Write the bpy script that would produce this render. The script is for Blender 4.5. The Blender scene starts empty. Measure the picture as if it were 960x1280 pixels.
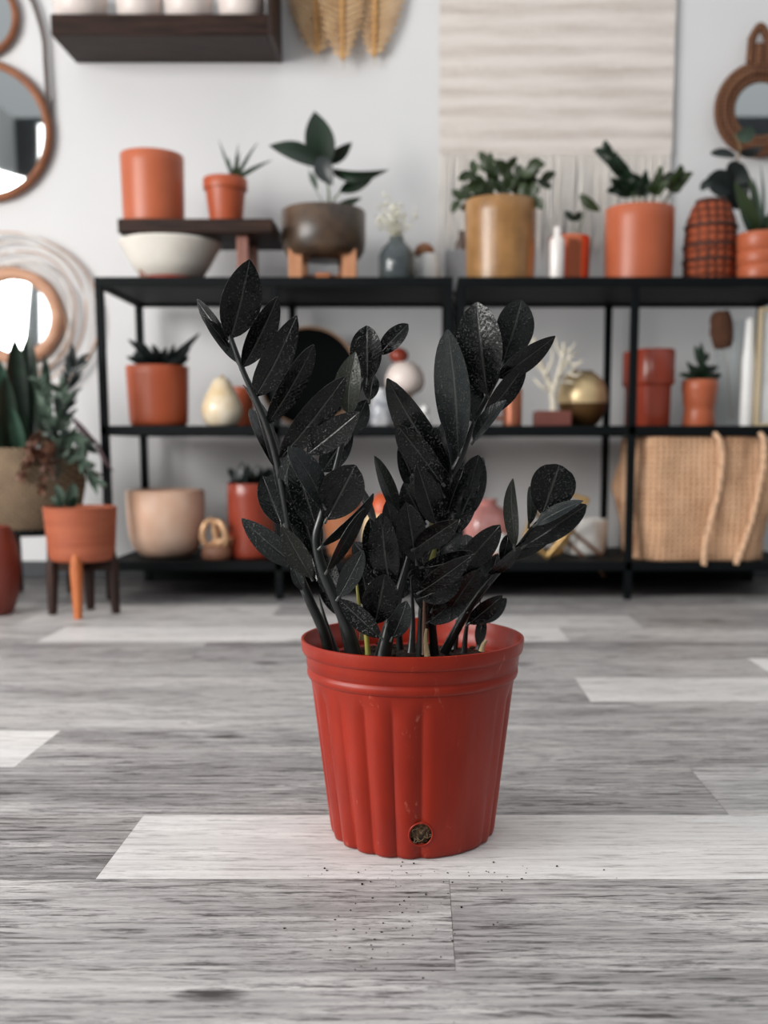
import bpy, bmesh, math, random
from mathutils import Vector, Matrix
random.seed(7)
PI = math.pi
scene = bpy.context.scene
COL = scene.collection

# ------------------------------------------------------------------ camera, light, exposure
F, CX, CY, PITCH, CAMZ = 1300.0, 525.0, 731.0, math.radians(7.5), 0.42
cam_data = bpy.data.cameras.new('camera')
cam = bpy.data.objects.new('camera', cam_data); COL.objects.link(cam)
cam.location = (0, 0, CAMZ)
cam.rotation_euler = (PI / 2 - PITCH, 0, 0)
cam_data.sensor_fit = 'HORIZONTAL'; cam_data.sensor_width = 36.0
cam_data.lens = F / 960 * 36.0
cam_data.shift_x = -(CX - 480) / 960
cam_data.shift_y = (CY - 640) / 960
cam_data.clip_start = 0.02
cam_data.dof.use_dof = True
cam_data.dof.focus_distance = 1.01
cam_data.dof.aperture_fstop = 5.7
scene.camera = cam

world = bpy.data.worlds.new('world'); scene.world = world
world.use_nodes = True
bg = world.node_tree.nodes['Background']
bg.inputs['Color'].default_value = (0.95, 0.98, 1.0, 1)
# soft overcast: bright overhead (pale ceiling and sky), dim towards the horizon
_n = world.node_tree.nodes; _l = world.node_tree.links
_tc = _n.new('ShaderNodeTexCoord'); _sp = _n.new('ShaderNodeSeparateXYZ'); _mr = _n.new('ShaderNodeMapRange')
_l.new(_tc.outputs['Generated'], _sp.inputs[0]); _l.new(_sp.outputs['Z'], _mr.inputs[0])
_mr.inputs[1].default_value = 0.0; _mr.inputs[2].default_value = 0.9
_mr.inputs[3].default_value = 0.10; _mr.inputs[4].default_value = 0.74
_l.new(_mr.outputs[0], bg.inputs['Strength'])

def area(name, loc, target, sx, sy, power, col=(1, 1, 1)):
    l = bpy.data.lights.new(name, 'AREA'); l.shape = 'RECTANGLE'
    l.size = sx; l.size_y = sy; l.energy = power; l.color = col
    o = bpy.data.objects.new(name, l); COL.objects.link(o)
    o.location = loc
    o.rotation_euler = (Vector(target) - Vector(loc)).to_track_quat('-Z', 'Y').to_euler()
    return o
area('window_light', (-3.32, 0.2, 1.4), (0, 1.9, 0.7), 2.4, 1.7, 150, (1, 0.98, 0.95))
area('shopfront_light', (-2.3, -2.2, 2.0), (0, 2.4, 0.6), 1.6, 1.8, 34, (1, 0.99, 0.97))

scene.view_settings.view_transform = 'Standard'
scene.view_settings.look = 'None'
scene.view_settings.exposure = 0.5
scene.view_settings.gamma = 1.0
scene.view_settings.use_curve_mapping = False

# ------------------------------------------------------------------ photograph pixel -> world
_u = Vector((0, math.sin(PITCH), math.cos(PITCH))); _f = Vector((0, math.cos(PITCH), -math.sin(PITCH)))
def ray(px, py):
    return Vector(((px - CX) / F, 0, 0)) + _u * ((CY - py) / F) + _f
def P(px, py, Y):
    d = ray(px, py); return Vector((0, 0, CAMZ)) + d * (Y / d.y)
def G(px, py, z=0.0):
    d = ray(px, py); return Vector((0, 0, CAMZ)) + d * ((z - CAMZ) / d.z)

# ------------------------------------------------------------------ materials
def lin(c):
    return tuple(((v / 255) / 12.92 if v / 255 <= 0.04045 else ((v / 255 + 0.055) / 1.055) ** 2.4) for v in c) + (1,)
def nd(nt, kind, **kw):
    n = nt.nodes.new(kind)
    for k, v in kw.items():
        if k in n.inputs: n.inputs[k].default_value = v
        else: setattr(n, k, v)
    return n
MATS = {}
def M(name, c, rough=0.6, metal=0.0, var=0.12, vs=12, bump=0.0, bs=80, c2=None, stretch=(1, 1, 1), spec=0.5, coat=0.0, trans=0.0):
    if name in MATS: return MATS[name]
    m = bpy.data.materials.new(name); m.use_nodes = True
    nt = m.node_tree; b = nt.nodes['Principled BSDF']
    b.inputs['Roughness'].default_value = rough; b.inputs['Metallic'].default_value = metal
    b.inputs['Specular IOR Level'].default_value = spec
    b.inputs['Coat Weight'].default_value = coat
    b.inputs['Transmission Weight'].default_value = trans
    tc = nd(nt, 'ShaderNodeTexCoord'); mp = nd(nt, 'ShaderNodeMapping'); mp.inputs['Scale'].default_value = stretch
    nt.links.new(tc.outputs['Object'], mp.inputs['Vector'])
    no = nd(nt, 'ShaderNodeTexNoise', Scale=vs, Detail=5.0, Roughness=0.6); nt.links.new(mp.outputs[0], no.inputs['Vector'])
    cr = nd(nt, 'ShaderNodeValToRGB')
    a = lin(c); d = lin(c2) if c2 else tuple(x * (1 - var * 2) for x in a[:3]) + (1,)
    cr.color_ramp.elements[0].color = d; cr.color_ramp.elements[1].color = a
    cr.color_ramp.elements[0].position = 0.3; cr.color_ramp.elements[1].position = 0.62
    nt.links.new(no.outputs['Fac'], cr.inputs['Fac']); nt.links.new(cr.outputs['Color'], b.inputs['Base Color'])
    if bump:
        n2 = nd(nt, 'ShaderNodeTexNoise', Scale=bs, Detail=4.0); nt.links.new(mp.outputs[0], n2.inputs['Vector'])
        bp = nd(nt, 'ShaderNodeBump', Strength=bump, Distance=0.004)
        nt.links.new(n2.outputs['Fac'], bp.inputs['Height']); nt.links.new(bp.outputs['Normal'], b.inputs['Normal'])
    MATS[name] = m
    return m

def wood(name, c, c2, rough=0.5, axis=0, s=6, spec=.3):
    st = [14, 14, 14]; st[axis] = 1.2
    return M(name, c, rough, c2=c2, vs=s, stretch=tuple(st), bump=0.15, bs=20, spec=spec)

def weave(name, c, c2, sx=60, sz=60, rough=0.9, bump=0.6, bands=True, ang=0.0):
    """woven fibre: two crossed waves in object space"""
    if name in MATS: return MATS[name]
    m = bpy.data.materials.new(name); m.use_nodes = True
    nt = m.node_tree; b = nt.nodes['Principled BSDF']; b.inputs['Roughness'].default_value = rough
    b.inputs['Specular IOR Level'].default_value = 0.2
    tc = nd(nt, 'ShaderNodeTexCoord'); mp = nd(nt, 'ShaderNodeMapping'); mp.inputs['Rotation'].default_value = (0, ang, 0)
    nt.links.new(tc.outputs['Object'], mp.inputs['Vector'])
    w1 = nd(nt, 'ShaderNodeTexWave', Scale=sx, Distortion=1.0); w1.bands_direction = 'X'
    w2 = nd(nt, 'ShaderNodeTexWave', Scale=sz, Distortion=1.5); w2.bands_direction = 'Z'
    for w in (w1, w2): w.inputs['Detail Scale'].default_value = 2.0; nt.links.new(mp.outputs[0], w.inputs['Vector'])
    mx = nd(nt, 'ShaderNodeMath', operation='MULTIPLY'); nt.links.new(w1.outputs['Fac'], mx.inputs[0]); nt.links.new(w2.outputs['Fac'], mx.inputs[1])
    no = nd(nt, 'ShaderNodeTexNoise', Scale=14.0, Detail=4.0); nt.links.new(mp.outputs[0], no.inputs['Vector'])
    ad = nd(nt, 'ShaderNodeMath', operation='MULTIPLY_ADD'); nt.links.new(no.outputs['Fac'], ad.inputs[0]); ad.inputs[1].default_value = 0.8
    nt.links.new(mx.outputs[0], ad.inputs[2])
    cr = nd(nt, 'ShaderNodeValToRGB'); cr.color_ramp.elements[0].color = lin(c2); cr.color_ramp.elements[1].color = lin(c)
    cr.color_ramp.elements[0].position = 0.2; cr.color_ramp.elements[1].position = 0.9
    nt.links.new(ad.outputs[0], cr.inputs['Fac']); nt.links.new(cr.outputs['Color'], b.inputs['Base Color'])
    bp = nd(nt, 'ShaderNodeBump', Strength=bump, Distance=0.004); nt.links.new(mx.outputs[0], bp.inputs['Height'])
    nt.links.new(bp.outputs['Normal'], b.inputs['Normal'])
    MATS[name] = m
    return m

def floor_material():
    m = bpy.data.materials.new('grey_wood_plank'); m.use_nodes = True
    nt = m.node_tree; b = nt.nodes['Principled BSDF']; L = nt.links.new
    tc = nd(nt, 'ShaderNodeTexCoord')
    off = nd(nt, 'ShaderNodeAttribute', attribute_name='plank_shift'); tone = nd(nt, 'ShaderNodeAttribute', attribute_name='plank_tone')
    add = nd(nt, 'ShaderNodeVectorMath', operation='ADD'); L(tc.outputs['Object'], add.inputs[0]); L(off.outputs['Vector'], add.inputs[1])
    def noise(scale, vec, detail=6.0, rough=0.6, dist=0.0):
        mp = nd(nt, 'ShaderNodeMapping'); mp.inputs['Scale'].default_value = vec; L(add.outputs[0], mp.inputs['Vector'])
        n = nd(nt, 'ShaderNodeTexNoise', Scale=scale, Detail=detail, Roughness=rough, Distortion=dist); L(mp.outputs[0], n.inputs['Vector'])
        return n.outputs['Fac']
    n1 = noise(1.0, (3.4, 26, 1), 5, 0.6, 0.9)
    n2 = noise(1.0, (17, 210, 1), 6, 0.75, 0.5)
    n3 = noise(1.0, (1.3, 5.0, 1), 3, 0.5, 0.6)
    n4 = noise(1.0, (60, 560, 1), 4, 0.7, 0.3)
    n5 = noise(1.0, (8, 62, 1), 5, 0.7, 1.2)
    wv_m = nd(nt, 'ShaderNodeMapping'); wv_m.inputs['Scale'].default_value = (1.1, 11, 1); L(add.outputs[0], wv_m.inputs['Vector'])
    wv = nd(nt, 'ShaderNodeTexWave', Scale=2.2, Distortion=7.0, Detail=3.0); wv.bands_direction = 'Y'; wv.inputs['Detail Scale'].default_value = 0.9
    L(wv_m.outputs[0], wv.inputs['Vector'])
    def ma(x, k, base):
        n = nd(nt, 'ShaderNodeMath', operation='MULTIPLY_ADD'); L(x, n.inputs[0]); n.inputs[1].default_value = k
        if isinstance(base, float): n.inputs[2].default_value = base
        else: L(base, n.inputs[2])
        return n.outputs[0]
    # dark grain threads gather in patches; contrast is stronger on the darker planks
    def rng(x, lo, hi):
        n = nd(nt, 'ShaderNodeMapRange', interpolation_type='SMOOTHSTEP'); n.inputs[1].default_value = lo; n.inputs[2].default_value = hi; L(x, n.inputs[0]); return n.outputs[0]
    def mul(x, y):
        n = nd(nt, 'ShaderNodeMath', operation='MULTIPLY'); L(x, n.inputs[0]); L(y, n.inputs[1]); return n.outputs[0]
    dark = mul(rng(n2, 0.46, 0.62), rng(n5, 0.38, 0.66))
    dark2 = mul(rng(n4, 0.52, 0.66), rng(n1, 0.35, 0.65))
    g = ma(n1, 0.75, -0.5 * 0.75 - 0.5 * 0.6 - 0.5 * 0.5 - 0.01)
    g = ma(n3, 0.6, g); g = ma(n4, 0.5, g); g = ma(dark, -0.58, g); g = ma(dark2, -0.42, g); g = ma(wv.outputs['Fac'], 0.10, g)
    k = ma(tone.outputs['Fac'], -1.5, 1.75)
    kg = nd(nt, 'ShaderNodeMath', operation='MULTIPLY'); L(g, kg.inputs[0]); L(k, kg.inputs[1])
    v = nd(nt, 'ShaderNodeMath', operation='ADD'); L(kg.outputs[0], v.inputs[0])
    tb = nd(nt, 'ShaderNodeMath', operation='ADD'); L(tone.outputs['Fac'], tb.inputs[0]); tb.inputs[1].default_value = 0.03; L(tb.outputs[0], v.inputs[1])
    # knots: sparse dark ovals
    km = nd(nt, 'ShaderNodeMapping'); km.inputs['Scale'].default_value = (4.5, 12.5, 1); L(add.outputs[0], km.inputs['Vector'])
    kn = nd(nt, 'ShaderNodeTexNoise', Scale=3.0, Detail=2.0); L(add.outputs[0], kn.inputs['Vector'])
    kmx = nd(nt, 'ShaderNodeMix', data_type='VECTOR'); kmx.inputs[0].default_value = 0.12
    L(km.outputs[0], kmx.inputs[4]); L(kn.outputs['Color'], kmx.inputs[5])
    vo = nd(nt, 'ShaderNodeTexVoronoi', Scale=1.0); vo.voronoi_dimensions = '2D'; L(kmx.outputs[1], vo.inputs['Vector'])
    kr = nd(nt, 'ShaderNodeMapRange'); kr.inputs[1].default_value = 0.02; kr.inputs[2].default_value = 0.13; kr.inputs[3].default_value = 1.0; kr.inputs[4].default_value = 0.0
    L(vo.outputs['Distance'], kr.inputs[0])
    sp = nd(nt, 'ShaderNodeSeparateColor'); L(vo.outputs['Color'], sp.inputs[0])
    gt = nd(nt, 'ShaderNodeMath', operation='GREATER_THAN'); gt.inputs[1].default_value = 0.92; L(sp.outputs[0], gt.inputs[0])
    kk = nd(nt, 'ShaderNodeMath', operation='MULTIPLY'); L(kr.outputs[0], kk.inputs[0]); L(gt.outputs[0], kk.inputs[1])
    fin = nd(nt, 'ShaderNodeMath', operation='MULTIPLY_ADD'); L(kk.outputs[0], fin.inputs[0]); fin.inputs[1].default_value = -0.55; L(v.outputs[0], fin.inputs[2])
    cr = nd(nt, 'ShaderNodeValToRGB'); e = cr.color_ramp.elements
    e[0].position = 0.0; e[0].color = lin((62, 58, 58)); e[1].position = 1.0; e[1].color = lin((234, 232, 230))
    for p, c in ((0.25, (108, 105, 105)), (0.5, (157, 154, 153)), (0.75, (200, 197, 195))):
        x = e.new(p); x.color = lin(c)
    L(fin.outputs[0], cr.inputs['Fac'])
    # faint pinkish-brown warmth in patches
    tint = nd(nt, 'ShaderNodeMix', data_type='RGBA', blend_type='MULTIPLY')
    tr = nd(nt, 'ShaderNodeMapRange'); tr.inputs[1].default_value = 0.5; tr.inputs[2].default_value = 0.75; tr.inputs[4].default_value = 0.55
    L(n3, tr.inputs[0]); L(tr.outputs[0], tint.inputs[0]); L(cr.outputs['Color'], tint.inputs[6]); tint.inputs[7].default_value = (0.95, 0.91, 0.88, 1)
    L(tint.outputs[2], b.inputs['Base Color'])
    b.inputs['Roughness'].default_value = 0.5; b.inputs['Specular IOR Level'].default_value = 0.35
    bp = nd(nt, 'ShaderNodeBump', Strength=0.25, Distance=0.001); L(n2, bp.inputs['Height']); L(bp.outputs['Normal'], b.inputs['Normal'])
    return m

def zz_leaf_material(name, c, dust=0.5, rough=0.33):
    m = bpy.data.materials.new(name); m.use_nodes = True
    nt = m.node_tree; b = nt.nodes['Principled BSDF']; L = nt.links.new
    tc = nd(nt, 'ShaderNodeTexCoord'); uv = nd(nt, 'ShaderNodeUVMap', uv_map='UVMap')
    sx = nd(nt, 'ShaderNodeSeparateXYZ'); L(uv.outputs[0], sx.inputs[0])
    ab = nd(nt, 'ShaderNodeMath', operation='ABSOLUTE'); L(sx.outputs[0], ab.inputs[0])
    ph = nd(nt, 'ShaderNodeMath', operation='MULTIPLY_ADD'); L(ab.outputs[0], ph.inputs[0]); ph.inputs[1].default_value = -0.22; L(sx.outputs[1], ph.inputs[2])
    fr = nd(nt, 'ShaderNodeMath', operation='MULTIPLY'); L(ph.outputs[0], fr.inputs[0]); fr.inputs[1].default_value = 44.0
    sn = nd(nt, 'ShaderNodeMath', operation='SINE'); L(fr.outputs[0], sn.inputs[0])
    pw = nd(nt, 'ShaderNodeMath', operation='POWER'); pw.use_clamp = True; L(sn.outputs[0], pw.inputs[0]); pw.inputs[1].default_value = 4.0
    mid = nd(nt, 'ShaderNodeMapRange'); mid.inputs[1].default_value = 0.0; mid.inputs[2].default_value = 0.09; mid.inputs[3].default_value = 1.0; mid.inputs[4].default_value = 0.0
    L(ab.outputs[0], mid.inputs[0])
    n1 = nd(nt, 'ShaderNodeTexNoise', Scale=90.0, Detail=4.0); L(tc.outputs['Object'], n1.inputs['Vector'])
    n2 = nd(nt, 'ShaderNodeTexNoise', Scale=520.0, Detail=3.0); L(tc.outputs['Object'], n2.inputs['Vector'])
    spk = nd(nt, 'ShaderNodeMapRange'); spk.inputs[1].default_value = 0.57; spk.inputs[2].default_value = 0.72; L(n2.outputs['Fac'], spk.inputs[0])
    blo = nd(nt, 'ShaderNodeMapRange'); blo.inputs[1].default_value = 0.4; blo.inputs[2].default_value = 0.7; L(n1.outputs['Fac'], blo.inputs[0])
    d = nd(nt, 'ShaderNodeMath', operation='MULTIPLY'); L(spk.outputs[0], d.inputs[0]); L(blo.outputs[0], d.inputs[1])
    d2 = nd(nt, 'ShaderNodeMath', operation='MULTIPLY'); L(d.outputs[0], d2.inputs[0]); d2.inputs[1].default_value = dust
    d3 = nd(nt, 'ShaderNodeMath', operation='MULTIPLY_ADD'); L(mid.outputs[0], d3.inputs[0]); d3.inputs[1].default_value = 0.22; L(d2.outputs[0], d3.inputs[2])
    mx = nd(nt, 'ShaderNodeMix', data_type='RGBA'); L(d3.outputs[0], mx.inputs[0]); mx.inputs[6].default_value = lin(c); mx.inputs[7].default_value = lin((120, 124, 118))
    L(mx.outputs[2], b.inputs['Base Color'])
    b.inputs['Roughness'].default_value = rough; b.inputs['Specular IOR Level'].default_value = 0.34
    h = nd(nt, 'ShaderNodeMath', operation='MULTIPLY_ADD'); L(n1.outputs['Fac'], h.inputs[0]); h.inputs[1].default_value = 1.1; L(spk.outputs[0], h.inputs[2])
    h2 = nd(nt, 'ShaderNodeMath', operation='MULTIPLY_ADD'); L(pw.outputs[0], h2.inputs[0]); h2.inputs[1].default_value = -0.06; L(h.outputs[0], h2.inputs[2])
    h3 = nd(nt, 'ShaderNodeMath', operation='MULTIPLY_ADD'); L(mid.outputs[0], h3.inputs[0]); h3.inputs[1].default_value = -0.6; L(h2.outputs[0], h3.inputs[2])
    bp = nd(nt, 'ShaderNodeBump', Strength=0.65, Distance=0.0014); L(h3.outputs[0], bp.inputs['Height']); L(bp.outputs['Normal'], b.inputs['Normal'])
    return m

TERRA = M('terracotta', (184, 98, 66), 0.36, var=0.06, vs=9, bump=0.03, spec=0.4)
TERRA_D = M('burnt_terracotta', (178, 86, 54), 0.4, var=0.08, vs=9, bump=0.03, spec=0.4)
TERRA_R = M('glazed_red_terracotta', (146, 60, 42), 0.25, var=0.05, vs=7)
SOIL = M('dark_soil', (50, 36, 30), 0.95, spec=.15, c2=(12, 9, 8), vs=120, bump=0.9, bs=260)
BLACK = M('black_metal', (8, 13, 15), 0.6, var=0.1, vs=30, spec=.12)
WALNUT = wood('dark_walnut', (56, 38, 31), (18, 12, 10), spec=.15)
WALNUT_V = wood('dark_walnut_upright', (58, 36, 28), (28, 18, 15), axis=2)
OAK_V = wood('warm_oak_upright', (192, 112, 66), (160, 86, 48), axis=2)
COPPER = M('polished_copper', (214, 120, 88), 0.18, metal=1.0, var=0.03)
BRASS = M('brushed_brass', (224, 198, 152), 0.36, metal=.35, var=0.05)
CREAM = M('cream_ceramic', (232, 224, 214), 0.45, var=0.03)
WHITE = M('white_ceramic', (228, 228, 226), 0.35, var=0.03)
GREEN = M('deep_green_leaf', (20, 42, 24), 0.4, var=0.2, vs=20)
GREEN_M = M('mid_green_leaf', (44, 60, 26), 0.45, var=0.2, vs=20)
GREEN_G = M('grey_green_leaf', (74, 92, 78), 0.5, var=0.2, vs=20)
GREEN_K = M('blackish_green_leaf', (18, 30, 28), 0.4, var=0.2, vs=20)
STEMG = M('green_stem', (84, 104, 62), 0.5)

# ------------------------------------------------------------------ mesh helpers
def obj(name, bm, mats, parent=None, loc=None, smooth=True, bevel=0.0):
    bmesh.ops.recalc_face_normals(bm, faces=bm.faces)
    me = bpy.data.meshes.new(name); bm.to_mesh(me); bm.free()
    for m in (mats if isinstance(mats, (list, tuple)) else [mats]): me.materials.append(m)
    if smooth:
        for p in me.polygons: p.use_smooth = True
    o = bpy.data.objects.new(name, me); COL.objects.link(o)
    if parent: o.parent = parent
    if loc is not None: o.location = loc
    if bevel:
        b = o.modifiers.new('bevel', 'BEVEL'); b.width = bevel; b.segments = 2; b.limit_method = 'ANGLE'; b.angle_limit = 0.6
        if smooth: me.set_sharp_from_angle(angle=0.7)
    elif smooth:
        me.set_sharp_from_angle(angle=0.9)
    return o
def tag(o, label, cat, group=None):
    o['label'] = label; o['category'] = cat
    if group: o['group'] = group
    return o
def thing(name, loc, label, cat, group=None):
    o = bpy.data.objects.new(name, None); COL.objects.link(o); o.location = loc; o.empty_display_size = 0.05
    return tag(o, label, cat, group)
def struct(o): o['kind'] = 'structure'; return o

def box(bm, x0, x1, y0, y1, z0, z1, mi=0):
    vs = [bm.verts.new(p) for p in ((x0, y0, z0), (x1, y0, z0), (x1, y1, z0), (x0, y1, z0), (x0, y0, z1), (x1, y0, z1), (x1, y1, z1), (x0, y1, z1))]
    for f in ((0, 3, 2, 1), (4, 5, 6, 7), (0, 1, 5, 4), (1, 2, 6, 5), (2, 3, 7, 6), (3, 0, 4, 7)):
        bm.faces.new([vs[i] for i in f]).material_index = mi
    return bm
def B(*a):
    return box(bmesh.new(), *a)
def lathe(bm, prof, n=64, mi=0, c=(0, 0, 0), fn=None):
    rings = []
    for r, z in prof:
        if r < 1e-5: rings.append([bm.verts.new((c[0], c[1], c[2] + z))])
        else:
            rings.append([bm.verts.new((c[0] + (fn(r, z, 2 * PI * i / n) if fn else r) * math.cos(2 * PI * i / n),
                                        c[1] + (fn(r, z, 2 * PI * i / n) if fn else r) * math.sin(2 * PI * i / n), c[2] + z)) for i in range(n)])
    for a, b in zip(rings, rings[1:]):
        for i in range(n):
            j = (i + 1) % n
            if len(a) == 1 and len(b) == 1: continue
            if len(a) == 1: f = bm.faces.new((a[0], b[j], b[i]))
            elif len(b) == 1: f = bm.faces.new((a[i], a[j], b[0]))
            else: f = bm.faces.new((a[i], a[j], b[j], b[i]))
            f.material_index = mi
    return bm
def Lm(prof, n=64, **k): return lathe(bmesh.new(), prof, n, **k)
def tube(bm, pts, r, n=8, mi=0, close=False):
    pts = [Vector(p) for p in pts]; k = len(pts)
    rr = r if isinstance(r, (list, tuple)) else [r] * k
    rings = []; prev = None
    for i, p in enumerate(pts):
        if close: t = pts[(i + 1) % k] - pts[i - 1]
        else: t = pts[min(i + 1, k - 1)] - pts[max(i - 1, 0)]
        t.normalize()
        if prev is None:
            a = Vector((0, 0, 1)) if abs(t.z) < 0.9 else Vector((1, 0, 0))
            u = t.cross(a).normalized()
        else: u = (prev - t * prev.dot(t)).normalized()
        prev = u; v = t.cross(u)
        rings.append([bm.verts.new(p + (u * math.cos(2 * PI * j / n) + v * math.sin(2 * PI * j / n)) * rr[i]) for j in range(n)])
    for i in range(k if close else k - 1):
        a, b = rings[i], rings[(i + 1) % k]
        for j in range(n):
            bm.faces.new((a[j], a[(j + 1) % n], b[(j + 1) % n], b[j])).material_index = mi
    if not close:
        bm.faces.new(list(reversed(rings[0]))).material_index = mi; bm.faces.new(rings[-1]).material_index = mi
    return bm
def smooth_path(pts, m=6):
    """Catmull-Rom through pts"""
    pts = [Vector(p) for p in pts]; out = []
    for i in range(len(pts) - 1):
        p0 = pts[max(i - 1, 0)]; p1 = pts[i]; p2 = pts[i + 1]; p3 = pts[min(i + 2, len(pts) - 1)]
        for k in range(m):
            t = k / m
            out.append(0.5 * ((2 * p1) + (p2 - p0) * t + (2 * p0 - 5 * p1 + 4 * p2 - p3) * t * t + (3 * p1 - p0 - 3 * p2 + p3) * t ** 3))
    out.append(pts[-1]); return out
def leaf(bm, base, tip, w, nrm, bend=0.0, fold=0.2, p=0.7, q=0.75, n=10, th=0.0008, wav=0.0, mi=0):
    base = Vector(base); tip = Vector(tip); ax = tip - base; Ln = ax.length; a = ax / Ln
    nrm = Vector(nrm); nrm = nrm - a * nrm.dot(a)
    if nrm.length < 1e-4: nrm = a.orthogonal()
    nrm.normalize(); side = a.cross(nrm)
    tm = p / (p + q); mxv = tm ** p * (1 - tm) ** q
    uvl = bm.loops.layers.uv.get('UVMap') or bm.loops.layers.uv.new('UVMap')
    S = (-1, -0.55, -0.08, 0.08, 0.55, 1)
    new = []
    for sgn in (0.5, -0.5):
        rows = []
        for i in range(n + 1):
            t = i / n; te = 0.004 + 0.992 * t
            hw = max(w / 2 * (te ** p * (1 - te) ** q) / mxv, 0.0006)
            c = base + ax * t + nrm * (bend * Ln * math.sin(PI * t) + wav * Ln * 0.04 * math.sin(5 * t + wav * 9))
            rows.append([(bm.verts.new(c + side * hw * s + nrm * (fold * hw * abs(s) ** 1.3 + sgn * th * (1 - 0.6 * abs(s)))), s, t) for s in S])
        for i in range(n):
            for j in range(5):
                q4 = [rows[i][j], rows[i][j + 1], rows[i + 1][j + 1], rows[i + 1][j]]
                if sgn < 0: q4.reverse()
                f = bm.faces.new([x[0] for x in q4]); f.material_index = mi
                for l, x in zip(f.loops, q4): l[uvl].uv = (x[1], x[2])
        new.append(rows)
    A, Bk = new
    loopA = [A[i][0] for i in range(n + 1)] + [A[n][j] for j in range(1, 6)] + [A[i][5] for i in range(n - 1, -1, -1)] + [A[0][j] for j in range(4, 0, -1)]
    loopB = [Bk[i][0] for i in range(n + 1)] + [Bk[n][j] for j in range(1, 6)] + [Bk[i][5] for i in range(n - 1, -1, -1)] + [Bk[0][j] for j in range(4, 0, -1)]
    k = len(loopA)
    for i in range(k):
        f = bm.faces.new((loopA[i][0], loopB[i][0], loopB[(i + 1) % k][0], loopA[(i + 1) % k][0])); f.material_index = mi
    return bm
def face_cam(base, tip, roll):
    base = Vector(base); tip = Vector(tip); a = (tip - base).normalized()
    v = Vector((0, 0, CAMZ)) - (base + tip) / 2; v = (v - a * v.dot(a)).normalized()
    return Matrix.Rotation(roll, 3, a) @ v

def pot_prof(rt, rb, h, wall=0.006, rnd=0.012, depth=None, curve=0.0, n=6):
    """outer wall from the base centre up, over the rim, down inside"""
    pr = [(0, 0), (max(rb - rnd, rb * 0.3), 0)]
    for i in range(1, 5):
        t = i / 4 * PI / 2; pr.append((rb - rnd + rnd * math.sin(t), rnd - rnd * math.cos(t)))
    for i in range(1, n + 1):
        t = i / n; pr.append((rb + (rt - rb) * t + curve * math.sin(PI * t), rnd + (h - rnd - 0.002) * t))
    d = depth if depth else h * 0.15
    pr += [(rt - 0.0015, h), (rt - wall + 0.001, h), (rt - wall, h - 0.003), (rt - wall - 0.001, h - d), (0, h - d)]
    return pr
def soil_disc(r, z):
    bm = bmesh.new(); lathe(bm, [(r, z - 0.004), (r, z), (r * 0.6, z + 0.003), (0, z + 0.004)], 32)
    return bm
def dims(x0, x1, ytop, Y, zb):
    """pixel box -> centre X, radius, height for something standing at zb, axis at depth Y"""
    xa = P(x0, ytop, Y); xb = P(x1, ytop, Y)
    return (xa.x + xb.x) / 2, (xb.x - xa.x) / 2, xa.z - zb

# ------------------------------------------------------------------ structure: floor, wall, baseboard
WALLY = 3.37
Y0 = G(500, 1099).y; PW = 0.1806
def build_floor():
    bm = bmesh.new()
    lt = bm.faces.layers.float.new('plank_tone'); lo = bm.faces.layers.float_vector.new('plank_shift')
    known = {-2: ([], [0.52]), -1: ([(565, 1150)], [0.50, 0.47]), 0: ([(150, 1058)], [0.33, 0.77]), 1: ([(883, 985)], [0.47, 0.62]),
             2: ([(47, 936)], [0.78, 0.45]), 3: ([], [0.52]), 4: ([(728, 862)], [0.50, 0.73]), 5: ([(945, 830)], [0.52, 0.82]),
             6: ([(250, 812)], [0.50, 0.42]), 7: ([(60, 795), (707, 795)], [0.52, 0.76, 0.55]), 8: ([(795, 777)], [0.66, 0.42]),
             9: ([(346, 763)], [0.66, 0.46]), 10: ([], [0.40]), 11: ([], [0.14]), 12: ([], [0.10]), 13: ([], [0.10])}  # last rows by the wall: floor shade painted into the plank tone
    rnd = random.Random(3)
    for k in range(-16, 14):
        ya, yb = Y0 + PW * k, min(Y0 + PW * (k + 1), WALLY)
        seams, tones = known.get(k, ([], None))
        xs = [G(px, py).x for px, py in seams]
        # extend at both sides with ordinary plank lengths
        left = (xs[0] if xs else rnd.uniform(-1.6, -1.1)) if True else 0
        cuts = list(xs)
        if not xs:
            cuts = [-1.5 + rnd.uniform(-.3, .3), 1.1 + rnd.uniform(0, .5)]
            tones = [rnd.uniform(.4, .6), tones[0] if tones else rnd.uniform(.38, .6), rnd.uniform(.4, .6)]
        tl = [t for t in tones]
        x = cuts[0] - 1.5
        while x > -4.2: cuts.insert(0, x); tl.insert(0, rnd.uniform(.35, .62)); x -= 1.22
        x = cuts[-1] + 1.7
        while x < 4.2: cuts.append(x); tl.append(rnd.uniform(.35, .62)); x += 1.22
        edges = [-4.2] + cuts + [4.2]
        g = 0.00022
        for i in range(len(edges) - 1):
            a, b2 = edges[i] + g, edges[i + 1] - g
            f = bm.faces.new([bm.verts.new(p) for p in ((a, ya + g, 0), (b2, ya + g, 0), (b2, yb - g, 0), (a, yb - g, 0))])
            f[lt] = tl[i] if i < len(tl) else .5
            f[lo] = (rnd.uniform(0, 40), rnd.uniform(0, 40), 0)
    f = bm.faces.new([bm.verts.new(p) for p in ((-4.2, Y0 - 16 * PW, -0.002), (4.2, Y0 - 16 * PW, -0.002), (4.2, WALLY, -0.002), (-4.2, WALLY, -0.002))])
    f.material_index = 1  # grey underlay showing in the plank gaps
    box(bm, -4.2, 4.2, Y0 - 16 * PW, WALLY + .1, -0.08, -0.003, 1)
    return struct(obj('floor', bm, [floor_material(), M('seam_underlay', (120, 116, 115), 0.9)], smooth=False))
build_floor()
WALLM = M('painted_wall', (222, 222, 223), 0.85, var=0.012, vs=3, bump=0.05, bs=180, spec=0.2)
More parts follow.
